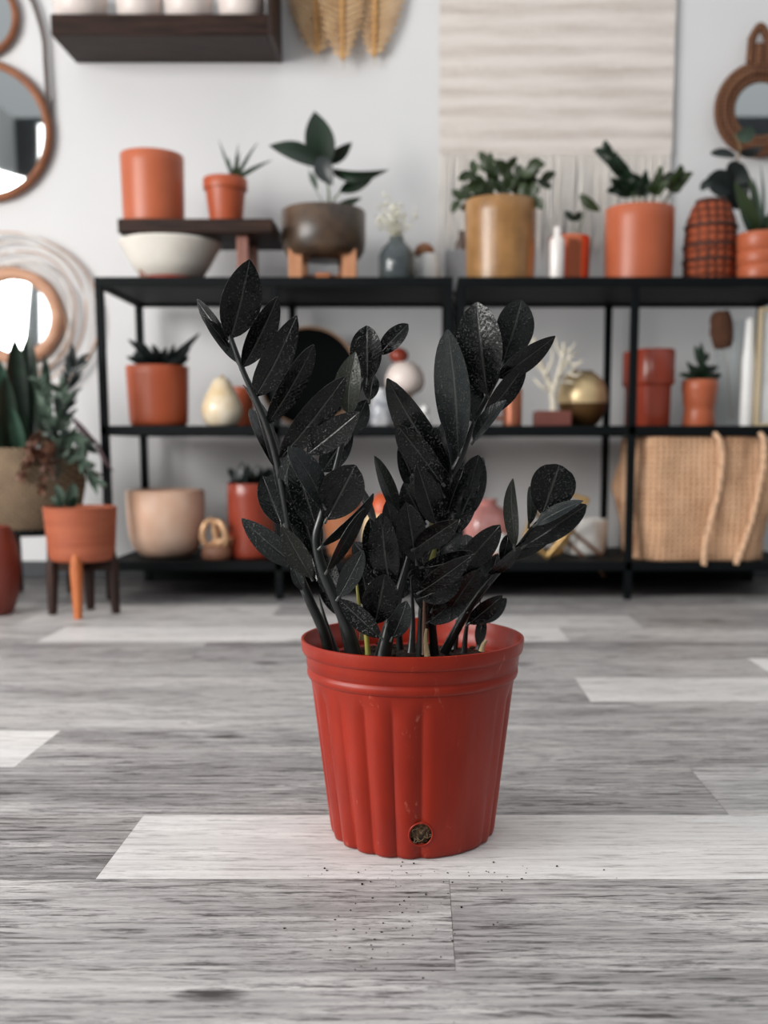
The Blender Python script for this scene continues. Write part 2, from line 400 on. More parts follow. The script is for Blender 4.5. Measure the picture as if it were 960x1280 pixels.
struct(obj('wall_back', B(-4.2, 4.2, WALLY, WALLY + 0.1, 0, 3.0), WALLM, smooth=False))
struct(obj('baseboard_back', B(-4.2, 4.2, WALLY - 0.014, WALLY, 0, 0.055), M('grey_baseboard', (58, 60, 64), 0.6), smooth=False, bevel=0.003))

# the street side of the shop behind the camera: only mirrors see it
YF = Y0 - 16 * PW
def front_wall():
    bm = bmesh.new()
    for x0, x1, z0, z1 in ((-4.2, 4.2, 0, 0.35), (-4.2, 4.2, 2.5, 3.0), (-4.2, -3.6, 0.35, 2.5), (-1.5, -1.2, 0.35, 2.5), (0.9, 1.2, 0.35, 2.5), (3.6, 4.2, 0.35, 2.5)):
        box(bm, x0, x1, YF - 0.12, YF, z0, z1)
    struct(obj('wall_front', bm, M('charcoal_shopfront', (60, 62, 66), 0.7), smooth=False))
front_wall()
XW = -3.2
def left_wall():
    bm = bmesh.new()
    box(bm, XW - .1, XW, YF, -1.0, 0, 3.0); box(bm, XW - .1, XW, 1.4, WALLY, 0, 3.0); box(bm, XW - .1, XW, -1.0, 1.4, 0, .6); box(bm, XW - .1, XW, -1.0, 1.4, 2.35, 3.0)
    struct(obj('wall_left', bm, WALLM, smooth=False))
    bm = bmesh.new()
    box(bm, XW - .06, XW + .02, -1.0, 1.4, 2.12, 2.35); box(bm, XW - .06, XW + .02, -1.0, 1.4, .56, .62)
    for y in (-1.0, -.2, .6, 1.36): box(bm, XW - .06, XW + .02, y, y + .05, .6, 2.2)
    struct(obj('window_1', bm, M('charcoal_shopfront', (0, 0, 0)), smooth=False))
left_wall()

# ------------------------------------------------------------------ shelving units
SF, SB = 2.87, 3.29          # front and back faces
ZT, ZM, ZL = P(500, 346, SF).z, P(500, 532, SF).z, P(500, 702, SF).z
def shelving(x0, x1, label):
    t = thing('shelving_unit', ((x0 + x1) / 2, SF, 0), label, 'shelf', 'black metal shelving units along the wall')
    cx = (x0 + x1) / 2; hw = (x1 - x0) / 2; D = SB - SF; s = 0.021
    for xc in (-hw + s / 2, 0, hw - s / 2):
        for yc in (s / 2, D - s / 2):
            bm = B(xc - s / 2, xc + s / 2, yc - s / 2, yc + s / 2, 0.0, ZT - 0.026)
            box(bm, xc - s * .42, xc + s * .42, yc - s * .42, yc + s * .42, 0.0, 0.006)
            obj('leg', bm, BLACK, t, bevel=0.0015)
    for z in (ZT, ZM, ZL):
        bm = B(-hw, hw, 0, s, z - 0.026, z); box(bm, -hw, hw, D - s, D, z - 0.026, z)
        box(bm, -hw, -hw + s, s, D - s, z - 0.026, z); box(bm, hw - s, hw, s, D - s, z - 0.026, z)
        fr = obj('shelf_frame', bm, BLACK, t, bevel=0.0015)
        obj('shelf_board', B(-hw + s, hw - s, s, D - s, z - 0.018, z - 0.001), BLACK, fr, smooth=False)
    obj('kick_panel', B(-hw + s, hw - s, D - s * .7, D - s * .4, 0.0, ZL - .026), BLACK, t, smooth=False)
    return t
XL0, XL1 = P(121, 440, SF).x, P(566, 440, SF).x
XR0, XR1 = P(572, 440, SF).x, P(1014, 440, SF).x
shelving(XL0, XL1, 'black metal three tier shelving unit on the left, behind the dark plant')
shelving(XR0, XR1, 'black metal three tier shelving unit on the right, with the jute basket in it')

# ------------------------------------------------------------------ the dark plant in the red nursery pot
YP = G(516, 1036).y
ZZ = thing('potted_plant', (P(516, 1036, YP).x, YP, 0), 'near-black leafy plant in a red plastic nursery pot on the wood floor in front', 'potted plant')
zx = ZZ.location.copy()
def zz_pot():
    H = 0.2185; N = 432
    def prof():
        pr = [(0, 0.004), (0.080, 0.004), (0.086, 0.0), (0.0892, 0.0015), (0.0905, 0.006)]
        z = 0.009
        while z < 0.046: pr.append((0.0907 + (z - .006) * .116, z)); z += 0.0013
        while z < 0.172: pr.append((0.0907 + (z - .006) * .116, z)); z += 0.006
        pr += [(0.1102, 0.173), (0.1106, 0.176), (0.1132, 0.1775), (0.1142, 0.180), (0.1142, 0.1845), (0.1128, 0.1865), (0.1132, 0.1885), (0.1146, 0.1895),
               (0.1152, 0.198), (0.1160, 0.2025), (0.1186, 0.2038), (0.1196, 0.2065), (0.1204, 0.2150), (0.1202, 0.2178), (0.1190, H), (0.1172, 0.2180),
               (0.1164, 0.2160), (0.1150, 0.2060), (0.1128, 0.2040), (0.1120, 0.1900), (0.1090, 0.1880), (0.1080, 0.172), (0, 0.172)]
        return pr
    outer_n = [i for i, p in enumerate(prof()) if p[1] <= 0.1726 and p[0] > 0.085]
    def fn(r, z, th):
        if z > 0.1725 or r < 0.0855: return r
        lobe = abs(math.sin(th * 11 + .5)) ** .85
        k = min(1, max(0, (0.171 - z) / 0.016)) * (0.7 + 0.3 * (0.17 - z) / 0.17)
        a = math.degrees(th)
        if a > 180: a -= 360
        flat = 0.0
        if -84 < a < -28: flat = min(1, (a + 84) / 7, (-28 - a) / 9)
        return r - 0.0046 * (1 - lobe) * k * (1 - 0.88 * flat)
    pr = prof(); bm = Lm(pr, N, fn=fn)
    # drain hole low on the front: cut the faces out
    for Yg in (YP - .092,): hc = P(526, 1043, Yg)
    ang = math.atan2(-(0.092), hc.x - zx.x); rr = 0.0907 + (hc.z - .006) * .116
    hc = Vector((rr * math.cos(ang), rr * math.sin(ang), hc.z))
    R = 0.0122
    kill = [f for f in bm.faces if (f.calc_center_median() - hc).length < R * 0.97 and f.calc_center_median().xy.length > .08]
    bmesh.ops.delete(bm, geom=kill, context='FACES')
    m = M('red_nursery_plastic', (144, 35, 15), 0.30, c2=(122, 26, 11), vs=14, bump=0.04, bs=60, stretch=(1, 1, .4), spec=.3)
    nt = m.node_tree; b = nt.nodes['Principled BSDF']; L = nt.links.new       # dusty scuffs and scratches
    base = b.inputs['Base Color'].links[0].from_socket
    tc = nd(nt, 'ShaderNodeTexCoord'); mp = nd(nt, 'ShaderNodeMapping'); mp.inputs['Scale'].default_value = (1, 1, .55); L(tc.outputs['Object'], mp.inputs['Vector'])
    n1 = nd(nt, 'ShaderNodeTexNoise', Scale=34.0, Detail=8.0, Roughness=.75, Distortion=1.2); L(mp.outputs[0], n1.inputs['Vector'])
    n2 = nd(nt, 'ShaderNodeTexNoise', Scale=260.0, Detail=3.0); L(mp.outputs[0], n2.inputs['Vector'])
    r1 = nd(nt, 'ShaderNodeMapRange'); r1.inputs[1].default_value = .60; r1.inputs[2].default_value = .76; L(n1.outputs['Fac'], r1.inputs[0])
    r2 = nd(nt, 'ShaderNodeMapRange'); r2.inputs[1].default_value = .45; r2.inputs[2].default_value = .7; L(n2.outputs['Fac'], r2.inputs[0])
    mu = nd(nt, 'ShaderNodeMath', operation='MULTIPLY'); L(r1.outputs[0], mu.inputs[0]); L(r2.outputs[0], mu.inputs[1])
    mx = nd(nt, 'ShaderNodeMix', data_type='RGBA'); L(mu.outputs[0], mx.inputs[0]); L(base, mx.inputs[6]); mx.inputs[7].default_value = lin((232, 150, 128)); L(mx.outputs[2], b.inputs['Base Color'])
    ro = nd(nt, 'ShaderNodeMapRange'); ro.inputs[3].default_value = .24; ro.inputs[4].default_value = .5; L(n1.outputs['Fac'], ro.inputs[0]); L(ro.outputs[0], b.inputs['Roughness'])
    pot = obj('nursery_pot', bm, m, ZZ)
    # hole rim and the packed soil seen in it
    d = Vector((hc.x, hc.y, 0)).normalized(); sd = Vector((-d.y, d.x, 0)); up = Vector((0, 0, 1)) + d * .116
    ring = [hc + (sd * math.cos(i / 40 * 2 * PI) + up * math.sin(i / 40 * 2 * PI) * 1.04) * R - d * 0.0006 for i in range(40)]
    dh = obj('drain_hole', tube(bmesh.new(), ring, 0.0010, 8, close=True), m, pot)
    bm = bmesh.new(); rnd = random.Random(5)
    bmesh.ops.create_icosphere(bm, subdivisions=4, radius=1)
    for v in bm.verts:
        c = v.co.copy(); k = 1 + .16 * rnd.uniform(-1, 1)
        v.co = hc - d * 0.0092 + (sd * c.x * .0125 + up * c.y * .0125 + d * c.z * .0065) * k
    o = obj('packed_soil', bm, M('root_soil', (120, 92, 66), 0.95, c2=(20, 15, 13), vs=170, bump=1.0, bs=300), dh)
    bm = bmesh.new()
    for i in range(9):
        a0 = rnd.uniform(0, 6.28); p0 = hc + (sd * math.cos(a0) + up * math.sin(a0)) * R * rnd.uniform(.2, .8) - d * .001
        tube(bm, smooth_path([p0, p0 + sd * rnd.uniform(-.006, .006) + up * rnd.uniform(-.004, .004) + d * .0006, p0 + sd * rnd.uniform(-.008, .008) + up * rnd.uniform(-.006, .006) - d * .001], 4), .0003, 5)
    obj('root_fibre', bm, M('pale_root', (122, 104, 78), .8), dh)
    # soil surface with bark crumbs
    bm = bmesh.new(); n = 60; rings = 14; ctr = bm.verts.new((0, 0, 0.188)); pv = None
    for i in range(1, rings + 1):
        r = 0.1115 * i / rings
        cur = [bm.verts.new((r * math.cos(2 * PI * j / n), r * math.sin(2 * PI * j / n), 0.187 + (rnd.uniform(-.003, .004) if i < rings else 0))) for j in range(n)]
        for j in range(n):
            if pv is None: bm.faces.new((ctr, cur[j], cur[(j + 1) % n]))
            else: bm.faces.new((pv[j], cur[j], cur[(j + 1) % n], pv[(j + 1) % n]))
        pv = cur
    for i in range(150):
        a = rnd.uniform(0, 6.28); r = .106 * math.sqrt(rnd.random()); s = rnd.uniform(.001, .0035)
        bmesh.ops.create_icosphere(bm, subdivisions=1, radius=s, matrix=Matrix.Translation((r * math.cos(a), r * math.sin(a), .1885 + rnd.uniform(0, .003))) @ Matrix.Diagonal((1.4, 1, .7, 1)))
    obj('soil', bm, SOIL, ZZ)
zz_pot()

LEAF = zz_leaf_material('raven_leaf', (7, 9, 9), 0.36, 0.24)
LEAF_G = zz_leaf_material('raven_leaf_dusty', (30, 34, 28), 0.8, 0.36)
LEAF_S = zz_leaf_material('raven_leaf_silvery', (30, 34, 35), 0.5, 0.28)
STEM = M('raven_stem', (24, 29, 28), 0.34, c2=(12, 15, 15), vs=40, bump=.1)
SHEATH = M('papery_sheath', (176, 158, 120), 0.7, c2=(120, 96, 66), vs=40, stretch=(4, 4, 1))
SHEATH_Y = M('yellow_green_sheath', (150, 144, 62), 0.5, c2=(100, 100, 44), vs=30)
rz = random.Random(11)
def zp(px, py, dy): return P(px, py, YP + dy) - zx
def zz_stem(pts, r0, r1, mat=STEM, name='stem'):
    """pts: (px, py, depth offset) from the soil up"""
    w = smooth_path([zp(*p) for p in pts], 7); k = len(w)
    return obj(name, tube(bmesh.new(), w, [r0 + (r1 - r0) * (i / (k - 1)) ** .8 for i in range(k)], 10), mat, ZZ)
def zz_leaf(stem, bx, by, tx, ty, w, d0, d1, mat=LEAF, roll=None, bend=None, fold=None, pq=None):
    b = zp(bx, by, d0); t = zp(tx, ty, d1); Ln = (t - b).length
    pxm = 0.00087; wv = w * pxm; wt = max(wv, 0.34 * Ln)
    ro = math.acos(min(1, wv / wt)) * (1 if rz.random() < .5 else -1) if roll is None else roll
    if roll is None and abs(ro) < .15: ro = rz.uniform(-.3, .3)
    if roll is not None: wt = wv / max(.2, math.cos(roll))
    n = face_cam(b + zx, t + zx, ro)
    bm = leaf(bmesh.new(), b, t, wt * 1.04, n, bend=rz.uniform(-.02, .07) if bend is None else bend, fold=rz.uniform(.12, .34) if fold is None else fold,
              p=pq[0] if pq else rz.uniform(.64, .8), q=pq[1] if pq else rz.uniform(.62, .84), n=14, th=.0009, wav=rz.uniform(-.5, .5))
    # short petiole
    pb = b - (t - b).normalized() * 0.004
    tube(bm, [pb, b + (t - b) * .05], [0.0016, 0.0012], 6)
    return obj('leaf', bm, mat, stem)

K, D_, S_ = LEAF, LEAF_G, LEAF_S
# A: tall stem leaning left
A = zz_stem([(412, 818, -.03), (404, 788, -.035), (386, 748, -.04), (370, 706, -.045), (360, 650, -.05), (347, 578, -.055), (333, 530, -.058), (319, 497, -.06), (304, 464, -.06), (288, 421, -.06), (284, 408, -.06)], .0062, .0022)
for a in ((288, 423, 312, 324, 43, -.06, -.075, K, .25, .05), (289, 430, 247, 374, 15, -.05, -.03), (296, 452, 256, 397, 15, -.05, -.05), (303, 459, 347, 371, 28, -.06, -.08, K, .3, .06),
          (319, 496, 371, 395, 32, -.06, -.09, K, .2, .07), (334, 530, 392, 431, 26, -.055, -.08, K, .4, .05), (350, 572, 432, 470, 33, -.055, -.09, K, .25, .06),
          (344, 582, 304, 481, 13, -.04, -.02, K), (346, 588, 313, 511, 22, -.04, .0, K, .6), (352, 657, 328, 595, 31, -.05, -.03, K, .3), (370, 707, 302, 648, 28, -.05, -.07, S_),
          (389, 722, 352, 658, 25, -.06, -.09, D_), (379, 738, 365, 706, 13, -.045, -.05, S_), (358, 640, 345, 560, 22, -.03, -.01, K), (352, 612, 366, 565, 18, -.05, -.07, S_)):
    zz_leaf(A, *a)
# B: second stem, curving up and right
Bs = zz_stem([(446, 822, -.06), (434, 785, -.065), (419, 748, -.07), (403, 711, -.075), (395, 676, -.075), (401, 648, -.075), (408, 626, -.07), (421, 580, -.06), (436, 518, -.05), (452, 480, -.045), (470, 452, -.04)], .0074, .0018)
for a in ((436, 517, 444, 440, 29, -.06, -.08, D_, -.5), (459, 476, 459, 407, 35, -.05, -.06, K, -.2), (474, 443, 510, 405, 21, -.045, -.05, K), (462, 500, 467, 468, 18, -.04, -.03, K),
          (438, 545, 458, 500, 24, -.045, -.03, K), (408, 650, 444, 581, 47, -.08, -.09, K, .1), (405, 633, 361, 558, 27, -.085, -.10, S_, .55), (397, 668, 366, 574, 33, -.07, -.06, K, .2),
          (395, 696, 362, 604, 34, -.065, -.05, K, .3), (401, 684, 466, 616, 13, -.085, -.09, S_), (409, 714, 456, 636, 14, -.09, -.11, S_), (384, 568, 449, 515, 30, -.075, -.10, K),
          (402, 590, 440, 535, 30, -.05, -.03, K), (428, 560, 432, 520, 22, -.04, -.02, K), (418, 748, 400, 690, 26, -.05, -.03, K), (424, 770, 404, 720, 22, -.04, -.02, K), (396, 722, 381, 668, 24, -.05, -.03, K), (404, 640, 414, 590, 26, -.06, -.05, K)):
    zz_leaf(Bs, *a)
# C: the tallest centre stem, leaning right at the top
C = zz_stem([(527, 820, .0), (530, 760, -.005), (535, 700, -.01), (545, 642, -.02), (562, 600, -.025), (577, 570, -.03), (591, 530, -.035), (611, 492, -.04), (626, 464, -.04)], .0070, .0022)
for a in ((610, 494, 596, 378, 50, -.05, -.055, K, -.35, .04), (574, 566, 560, 412, 39, -.05, -.07, S_, -.6), (628, 456, 652, 375, 43, -.03, -.02, K, .2), (622, 472, 694, 420, 24, -.04, -.05, K),
          (604, 522, 656, 455, 24, -.04, -.04, K), (592, 552, 633, 500, 16, -.045, -.06, S_), (592, 528, 572, 452, 38, -.04, -.03, K, .3), (562, 592, 484, 473, 36, -.05, -.07, K, -.5),
          (553, 604, 496, 530, 31, -.055, -.08, K, -.55), (563, 598, 552, 530, 15, -.05, -.06, S_), (577, 652, 598, 569, 35, -.01, .01, K, .2), (560, 640, 580, 584, 24, -.02, -.02, K),
          (527, 622, 498, 558, 24, -.04, -.06, K), (554, 618, 530, 558, 34, -.04, -.05, K), (500, 655, 468, 570, 17, -.05, -.06, D_), (530, 652, 504, 604, 34, -.05, -.06, K),
          (518, 686, 572, 650, 26, -.07, -.09, K, .5), (540, 660, 556, 600, 28, -.0, .02, K), (588, 628, 604, 572, 18, .0, .02, K), (545, 655, 520, 580, 30, -.06, -.08, K), (552, 640, 547, 574, 26, -.03, -.03, K), (568, 668, 592, 610, 28, -.01, .0, K), (520, 642, 511, 588, 22, -.05, -.05, K), (538, 690, 566, 640, 24, -.04, -.05, K)):
    zz_leaf(C, *a)
# D: right stem
Dd = zz_stem([(555, 816, .01), (577, 776, .005), (592, 752, .0), (606, 734, -.005), (640, 694, -.015), (665, 661, -.02), (680, 646, -.025)], .0058, .002)
for a in ((677, 643, 699, 581, 51, -.03, -.035, K, .25, .02, .2, (.75, .48)), (643, 684, 642, 598, 17, -.03, -.03, D_), (661, 656, 662, 608, 12, -.02, -.01, D_), (670, 656, 729, 626, 15, -.04, -.06, S_),
          (655, 683, 733, 631, 30, -.03, -.04, K), (628, 702, 635, 668, 16, -.02, -.02, K), (586, 780, 628, 744, 22, -.01, -.02, K), (604, 778, 633, 748, 19, .0, .01, S_),
          (598, 808, 604, 768, 14, .01, .02, K), (572, 718, 625, 656, 31, -.03, -.04, K, .3), (612, 728, 622, 692, 18, -.01, .0, K), (600, 742, 588, 690, 26, .0, .02, K), (610, 718, 652, 682, 14, -.01, -.03, K), (634, 698, 692, 664, 20, -.02, -.03, K, .4), (586, 762, 602, 712, 24, .0, .01, K)):
    zz_leaf(Dd, *a)
# E: short leafy shoots filling the middle
E = zz_stem([(478, 822, -.055), (486, 786, -.055), (499, 740, -.05), (511, 694, -.045), (514, 664, -.04)], .0098, .001)
for a in ((468, 712, 462, 648, 26, -.05, -.05, K), (487, 732, 477, 642, 34, -.06, -.07, K, -.3), (468, 780, 481, 718, 40, -.06, -.07, K, .2), (490, 798, 508, 751, 24, -.08, -.09, S_),
          (423, 747, 454, 688, 23, -.09, -.10, S_), (470, 712, 442, 678, 26, -.05, -.04, K), (476, 797, 424, 749, 24, -.08, -.08, K), (512, 690, 492, 640, 34, -.05, -.06, K),
          (506, 720, 500, 660, 30, -.03, -.02, K), (515, 668, 520, 600, 30, -.04, -.03, K), (520, 702, 508, 628, 34, -.06, -.07, K), (500, 692, 483, 626, 24, -.06, -.07, K), (462, 762, 452, 714, 26, -.03, -.03, K)):
    zz_leaf(E, *a)
Fs = zz_stem([(543, 818, .01), (540, 770, .0), (541, 720, -.01), (548, 690, -.02)], .0056, .002)
for a in ((529, 709, 594, 692, 22, -.06, -.08, K, .5), (525, 740, 590, 694, 24, -.07, -.09, K, .5), (525, 748, 578, 720, 32, -.05, -.06, K), (535, 778, 590, 734, 32, -.03, -.03, K),
          (545, 700, 560, 652, 30, -.02, -.01, K), (538, 730, 520, 676, 32, -.03, -.03, K), (540, 770, 524, 716, 28, -.03, -.03, K), (549, 690, 576, 668, 28, -.05, -.05, K), (534, 720, 552, 668, 34, -.01, .01, K), (540, 762, 557, 700, 30, -.04, -.05, K), (562, 762, 598, 712, 26, -.03, -.04, K, .5), (552, 738, 572, 690, 26, -.04, -.05, K)):
    zz_leaf(Fs, *a)
Gs = zz_stem([(568, 812, .03), (574, 770, .035), (590, 720, .04)], .004, .0018)
for a in ((578, 760, 560, 700, 30, .03, .04, K), (586, 735, 612, 690, 28, .03, .04, K), (590, 722, 582, 668, 28, .03, .05, K)):
    zz_leaf(Gs, *a)
Hs = zz_stem([(500, 812, .03), (496, 770, .03), (486, 720, .03), (470, 660, .03)], .0045, .0018)
for a in ((488, 726, 450, 690, 26, .02, .02, K), (492, 750, 520, 700, 32, .02, .03, K), (496, 780, 470, 740, 28, .02, .02, K), (470, 664, 448, 606, 10, .01, .0, K)):
    zz_leaf(Hs, *a)
for pts, r in (([(420, 816, -.02), (408, 780, -.02), (398, 744, -.015)], .0045), ([(598, 812, .03), (602, 780, .03), (600, 750, .02)], .004), ([(514, 816, -.02), (516, 770, -.015), (514, 720, -.02)], .005),
               ([(580, 816, .02), (584, 780, .02), (594, 752, .015)], .004), ([(436, 814, .0), (424, 770, .0), (416, 730, .0)], .005)):
    zz_stem(pts, r, r * .15)
for pts, r, m in (([(460, 818, -.065), (457, 790, -.065), (449, 756, -.06), (446, 730, -.055)], .0032, SHEATH_Y), ([(539, 672, -.045), (540, 656, -.047), (543, 645, -.045)], .0042, SHEATH_Y),
                  ([(540, 706, -.045), (541, 695, -.047), (545, 682, -.045)], .0044, SHEATH_Y), ([(531, 818, -.03), (530, 790, -.03), (531, 742, -.03)], .0035, M('brown_sheath', (112, 82, 66), .7)),
                  ([(534, 820, -.045), (532, 800, -.045), (533, 786, -.045)], .0034, SHEATH), ([(602, 814, -.02), (604, 806, -.02), (608, 800, -.02)], .0036, SHEATH), ([(452, 800, -.055), (452, 786, -.055), (450, 776, -.055)], .003, SHEATH)):
    zz_stem(pts, r, r * .4, m, 'sheath')

# crumbs of potting soil spilled on the floor
def crumbs():
    bm = bmesh.new(); r = random.Random(9)
    for i in range(130):
        if r.random() < .65: px, py = r.gauss(500, 60), r.gauss(1150, 40)
        else: px, py = r.gauss(520, 95), r.gauss(1092, 10)
        if py < 1078: continue
        g = G(px, py); s = r.uniform(.0002, .0008) * (1 if r.random() < .85 else 1.5)
        bmesh.ops.create_icosphere(bm, subdivisions=1, radius=s, matrix=Matrix.Translation((g.x, g.y, s * .6)) @ Matrix.Rotation(r.uniform(0, 6), 4, 'Z') @ Matrix.Diagonal((r.uniform(1, 2), 1, .8, 1)))
    o = obj('soil_crumbs', bm, SOIL); tag(o, 'specks of spilled potting soil on the planks before the red pot', 'soil'); o['kind'] = 'stuff'
crumbs()

# ------------------------------------------------------------------ generic background makers
def pot_thing(x0, x1, ytop, zb, Y, label, mat, name='flower_pot', cat='pot', prof=None, taper=.96, rnd=.012, wall=.007, group=None, curve=0, fn=None, cham=0, n=64, depth=None):
    cx, r, h = dims(x0, x1, ytop, Y, zb)
    pr = prof(r, h) if prof else pot_prof(r, r * taper, h, wall, rnd, curve=curve, depth=depth)
    o = obj(name, Lm(pr, n, fn=fn), mat, loc=(cx, Y, zb)); tag(o, label, cat, group); return o, r, h
def potted(x0, x1, ytop, zb, Y, label, mat, prof=None, taper=.96, rnd=.012, wall=.007, name='potted_plant', cat='potted plant', group=None, curve=0, pot_name='pot', depth=None, fn=None):
    cx, r, h = dims(x0, x1, ytop, Y, zb)
    t = thing(name, (cx, Y, zb), label, cat, group)
    pr = prof(r, h) if prof else pot_prof(r, r * taper, h, wall, rnd, curve=curve, depth=depth)
    obj(pot_name, Lm(pr, 64, fn=fn), mat, t)
    d = depth if depth else h * .15
    obj('soil', soil_disc(r - wall - .002, h - d + .006), SOIL, t)
    return t, r, h
def L_(t, px, py, dy=0): return P(px, py, t.location.y + dy) - t.location
def bleaf(t, bx, by, tx, ty, w, mat=GREEN, d0=0, d1=0, roll=0.3, bend=.08, fold=.25, p=.7, q=.8, parent=None, name='leaf', th=.0012):
    b = L_(t, bx, by, d0); tp = L_(t, tx, ty, d1)
    k = t.location.y / F
    return obj(name, leaf(bmesh.new(), b, tp, w * k, face_cam(b + t.location, tp + t.location, roll), bend, fold, p, q, 10, th), mat, parent or t)
def bstem(t, pts, r, mat=STEMG, r1=None, name='stem'):
    w = smooth_path([L_(t, *p) for p in pts], 5); k = len(w)
    return obj(name, tube(bmesh.new(), w, [r + ((r1 or r * .6) - r) * i / (k - 1) for i in range(k)], 8), mat, t)

YS = 3.06
# ================================================================== top tier, left unit
# dark wooden riser
def riser():
    ya = 2.93; yb = 3.19
    x0, x1 = P(147, 290, ya).x, P(341, 290, ya).x
    z1 = P(240, 273, ya).z; z0 = P(240, 291, ya).z
    cx = (x0 + x1) / 2
    t = thing('display_riser', (cx, ya, ZT), 'dark wooden display riser on the top tier, two terracotta pots on it', 'riser')
    obj('riser_top', B(x0 - cx, x1 - cx, 0, yb - ya, z0 - ZT, z1 - ZT), WALNUT, t, bevel=.003)
    for px in (176, 300):
        for dy in (.05, .20):
            xl = P(px, 300, ya).x - cx
            obj('leg', B(xl - .016, xl + .016, dy - .016, dy + .016, 0, z0 - ZT), wood('reddish_wood', (150, 104, 92), (110, 72, 62), axis=2), t, bevel=.002)
    return z1
ZR = riser()
def tilted(rt): pass
o, _, _ = pot_thing(151, 229, 195, ZR, 3.05, 'wide empty terracotta cylinder pot on the left of the dark riser', TERRA, taper=.97, rnd=.012)
t, r, h = potted(254, 309, 224, ZR, 3.06, 'small terracotta pot of thin spiky leaves on the dark riser', TERRA_D, taper=.74,
    prof=lambda r, h: [(0, 0), (r * .68, 0), (r * .72, .006), (r * .9, h * .76), (r * .99, h * .77), (r, h * .8), (r, h - .003), (r - .002, h), (r - .007, h), (r - .009, h * .85), (0, h * .85)])
for a in ((293, 222, 274, 176, 5), (294, 222, 298, 180, 4), (296, 222, 322, 178, 5), (298, 222, 340, 200, 6), (295, 222, 300, 190, 5), (290, 222, 286, 196, 5), (299, 222, 322, 210, 5)):
    bleaf(t, *a, mat=GREEN_G if a[2] != 300 else GREEN_M, bend=-.08, d1=rz.uniform(-.04, .04), p=.25, q=.9)
bleaf(t, 294, 224, 295, 204, 10, mat=GREEN_M, p=.3)
# white bowl with bare clay foot
cx, r, h = dims(150, 276, 304, 3.03, ZT)
t = thing('bowl', (cx, 3.03, ZT), 'wide white bowl with a terracotta foot under the dark riser', 'bowl')
zf = h * .16
obj('bowl_body', Lm([(0, zf), (r * .55, zf), (r * .61, zf + .003), (r * .755, h * .45), (r * .90, h * .76), (r, h - .004), (r - .002, h), (r - .008, h - .001), (r * .78, h * .55), (r * .5, h * .28), (0, h * .25)], 72), M('matte_white_glaze', (232, 226, 216), .55, var=.05, vs=18), t)
obj('foot', Lm([(0, 0), (r * .56, 0), (r * .59, .003), (r * .57, zf), (0, zf)], 64), TERRA_R, t)
# stone bowl on wooden stand, with upright broad leaves
YB = 3.06
cx, r, h = dims(352, 457, 264, YB, ZT)
zb0 = P(400, 326, YB).z - ZT
t = thing('potted_plant', (cx, YB, ZT), 'broad leaved green plant in a dark brown bowl on a wooden stand', 'potted plant')
STONE = M('dark_brown_stoneware', (92, 72, 56), .32, c2=(34, 31, 30), vs=9, bump=.08)
obj('bowl_planter', Lm([(0, zb0), (r * .55, zb0), (r * .86, zb0 + .008), (r * .965, zb0 + .028), (r * .995, zb0 + (h - zb0) * .42), (r * 1.0, h - .004), (r - .004, h), (r - .01, h), (r - .012, h - .03), (0, h - .03)], 72), STONE, t)
obj('soil', soil_disc(r - .014, h - .018), SOIL, t)
SW = wood('light_stand_wood', (206, 150, 112), (176, 116, 80), axis=2)
for px, dy in ((370, -.05), (437, -.05), (376, .06), (432, .06)):
    xl = P(px, 330, YB + dy).x - cx
    obj('stand_leg', B(xl - .020, xl + .020, dy - .014, dy + .014, 0, zb0 + .024), SW, t, bevel=.003)
bm = bmesh.new(); xa = P(370, 330, YB - .05).x - cx; xb = P(437, 330, YB - .05).x - cx
box(bm, xa, xb, -.012, .012, .012, .034); box(bm, (xa + xb) / 2 - .02, (xa + xb) / 2 + .02, -.05, .06, .012, .034)
obj('stand_brace', bm, wood('stand_wood', (186, 118, 78), (150, 88, 56)), t, bevel=.002)
bstem(t, [(410, 262), (411, 240), (405, 212)], .004); bstem(t, [(411, 262, .01), (420, 246, .01), (432, 234, 0)], .003); bstem(t, [(409, 262, -.01), (396, 240), (388, 222), (386, 205)], .0022, M('pale_stem', (150, 160, 150), .5))
for a in ((404, 216, 393, 139, 36, GREEN, 0, 0, .15), (404, 208, 336, 182, 26, GREEN, -.01, -.04, .55, .1), (398, 196, 416, 232, 24, GREEN_K, -.03, -.05, .2), (408, 210, 486, 212, 14, GREEN, .0, -.02, .4, .28),
          (402, 204, 440, 178, 18, GREEN, .01, .03, .5, .1), (424, 240, 472, 213, 18, GREEN, 0, -.03, .3, .05), (420, 256, 452, 247, 9, GREEN_G, .02, .04, .4), (396, 238, 386, 214, 8, GREEN_G, .02, .03)):
    bleaf(t, *a, p=.85, q=1.0)
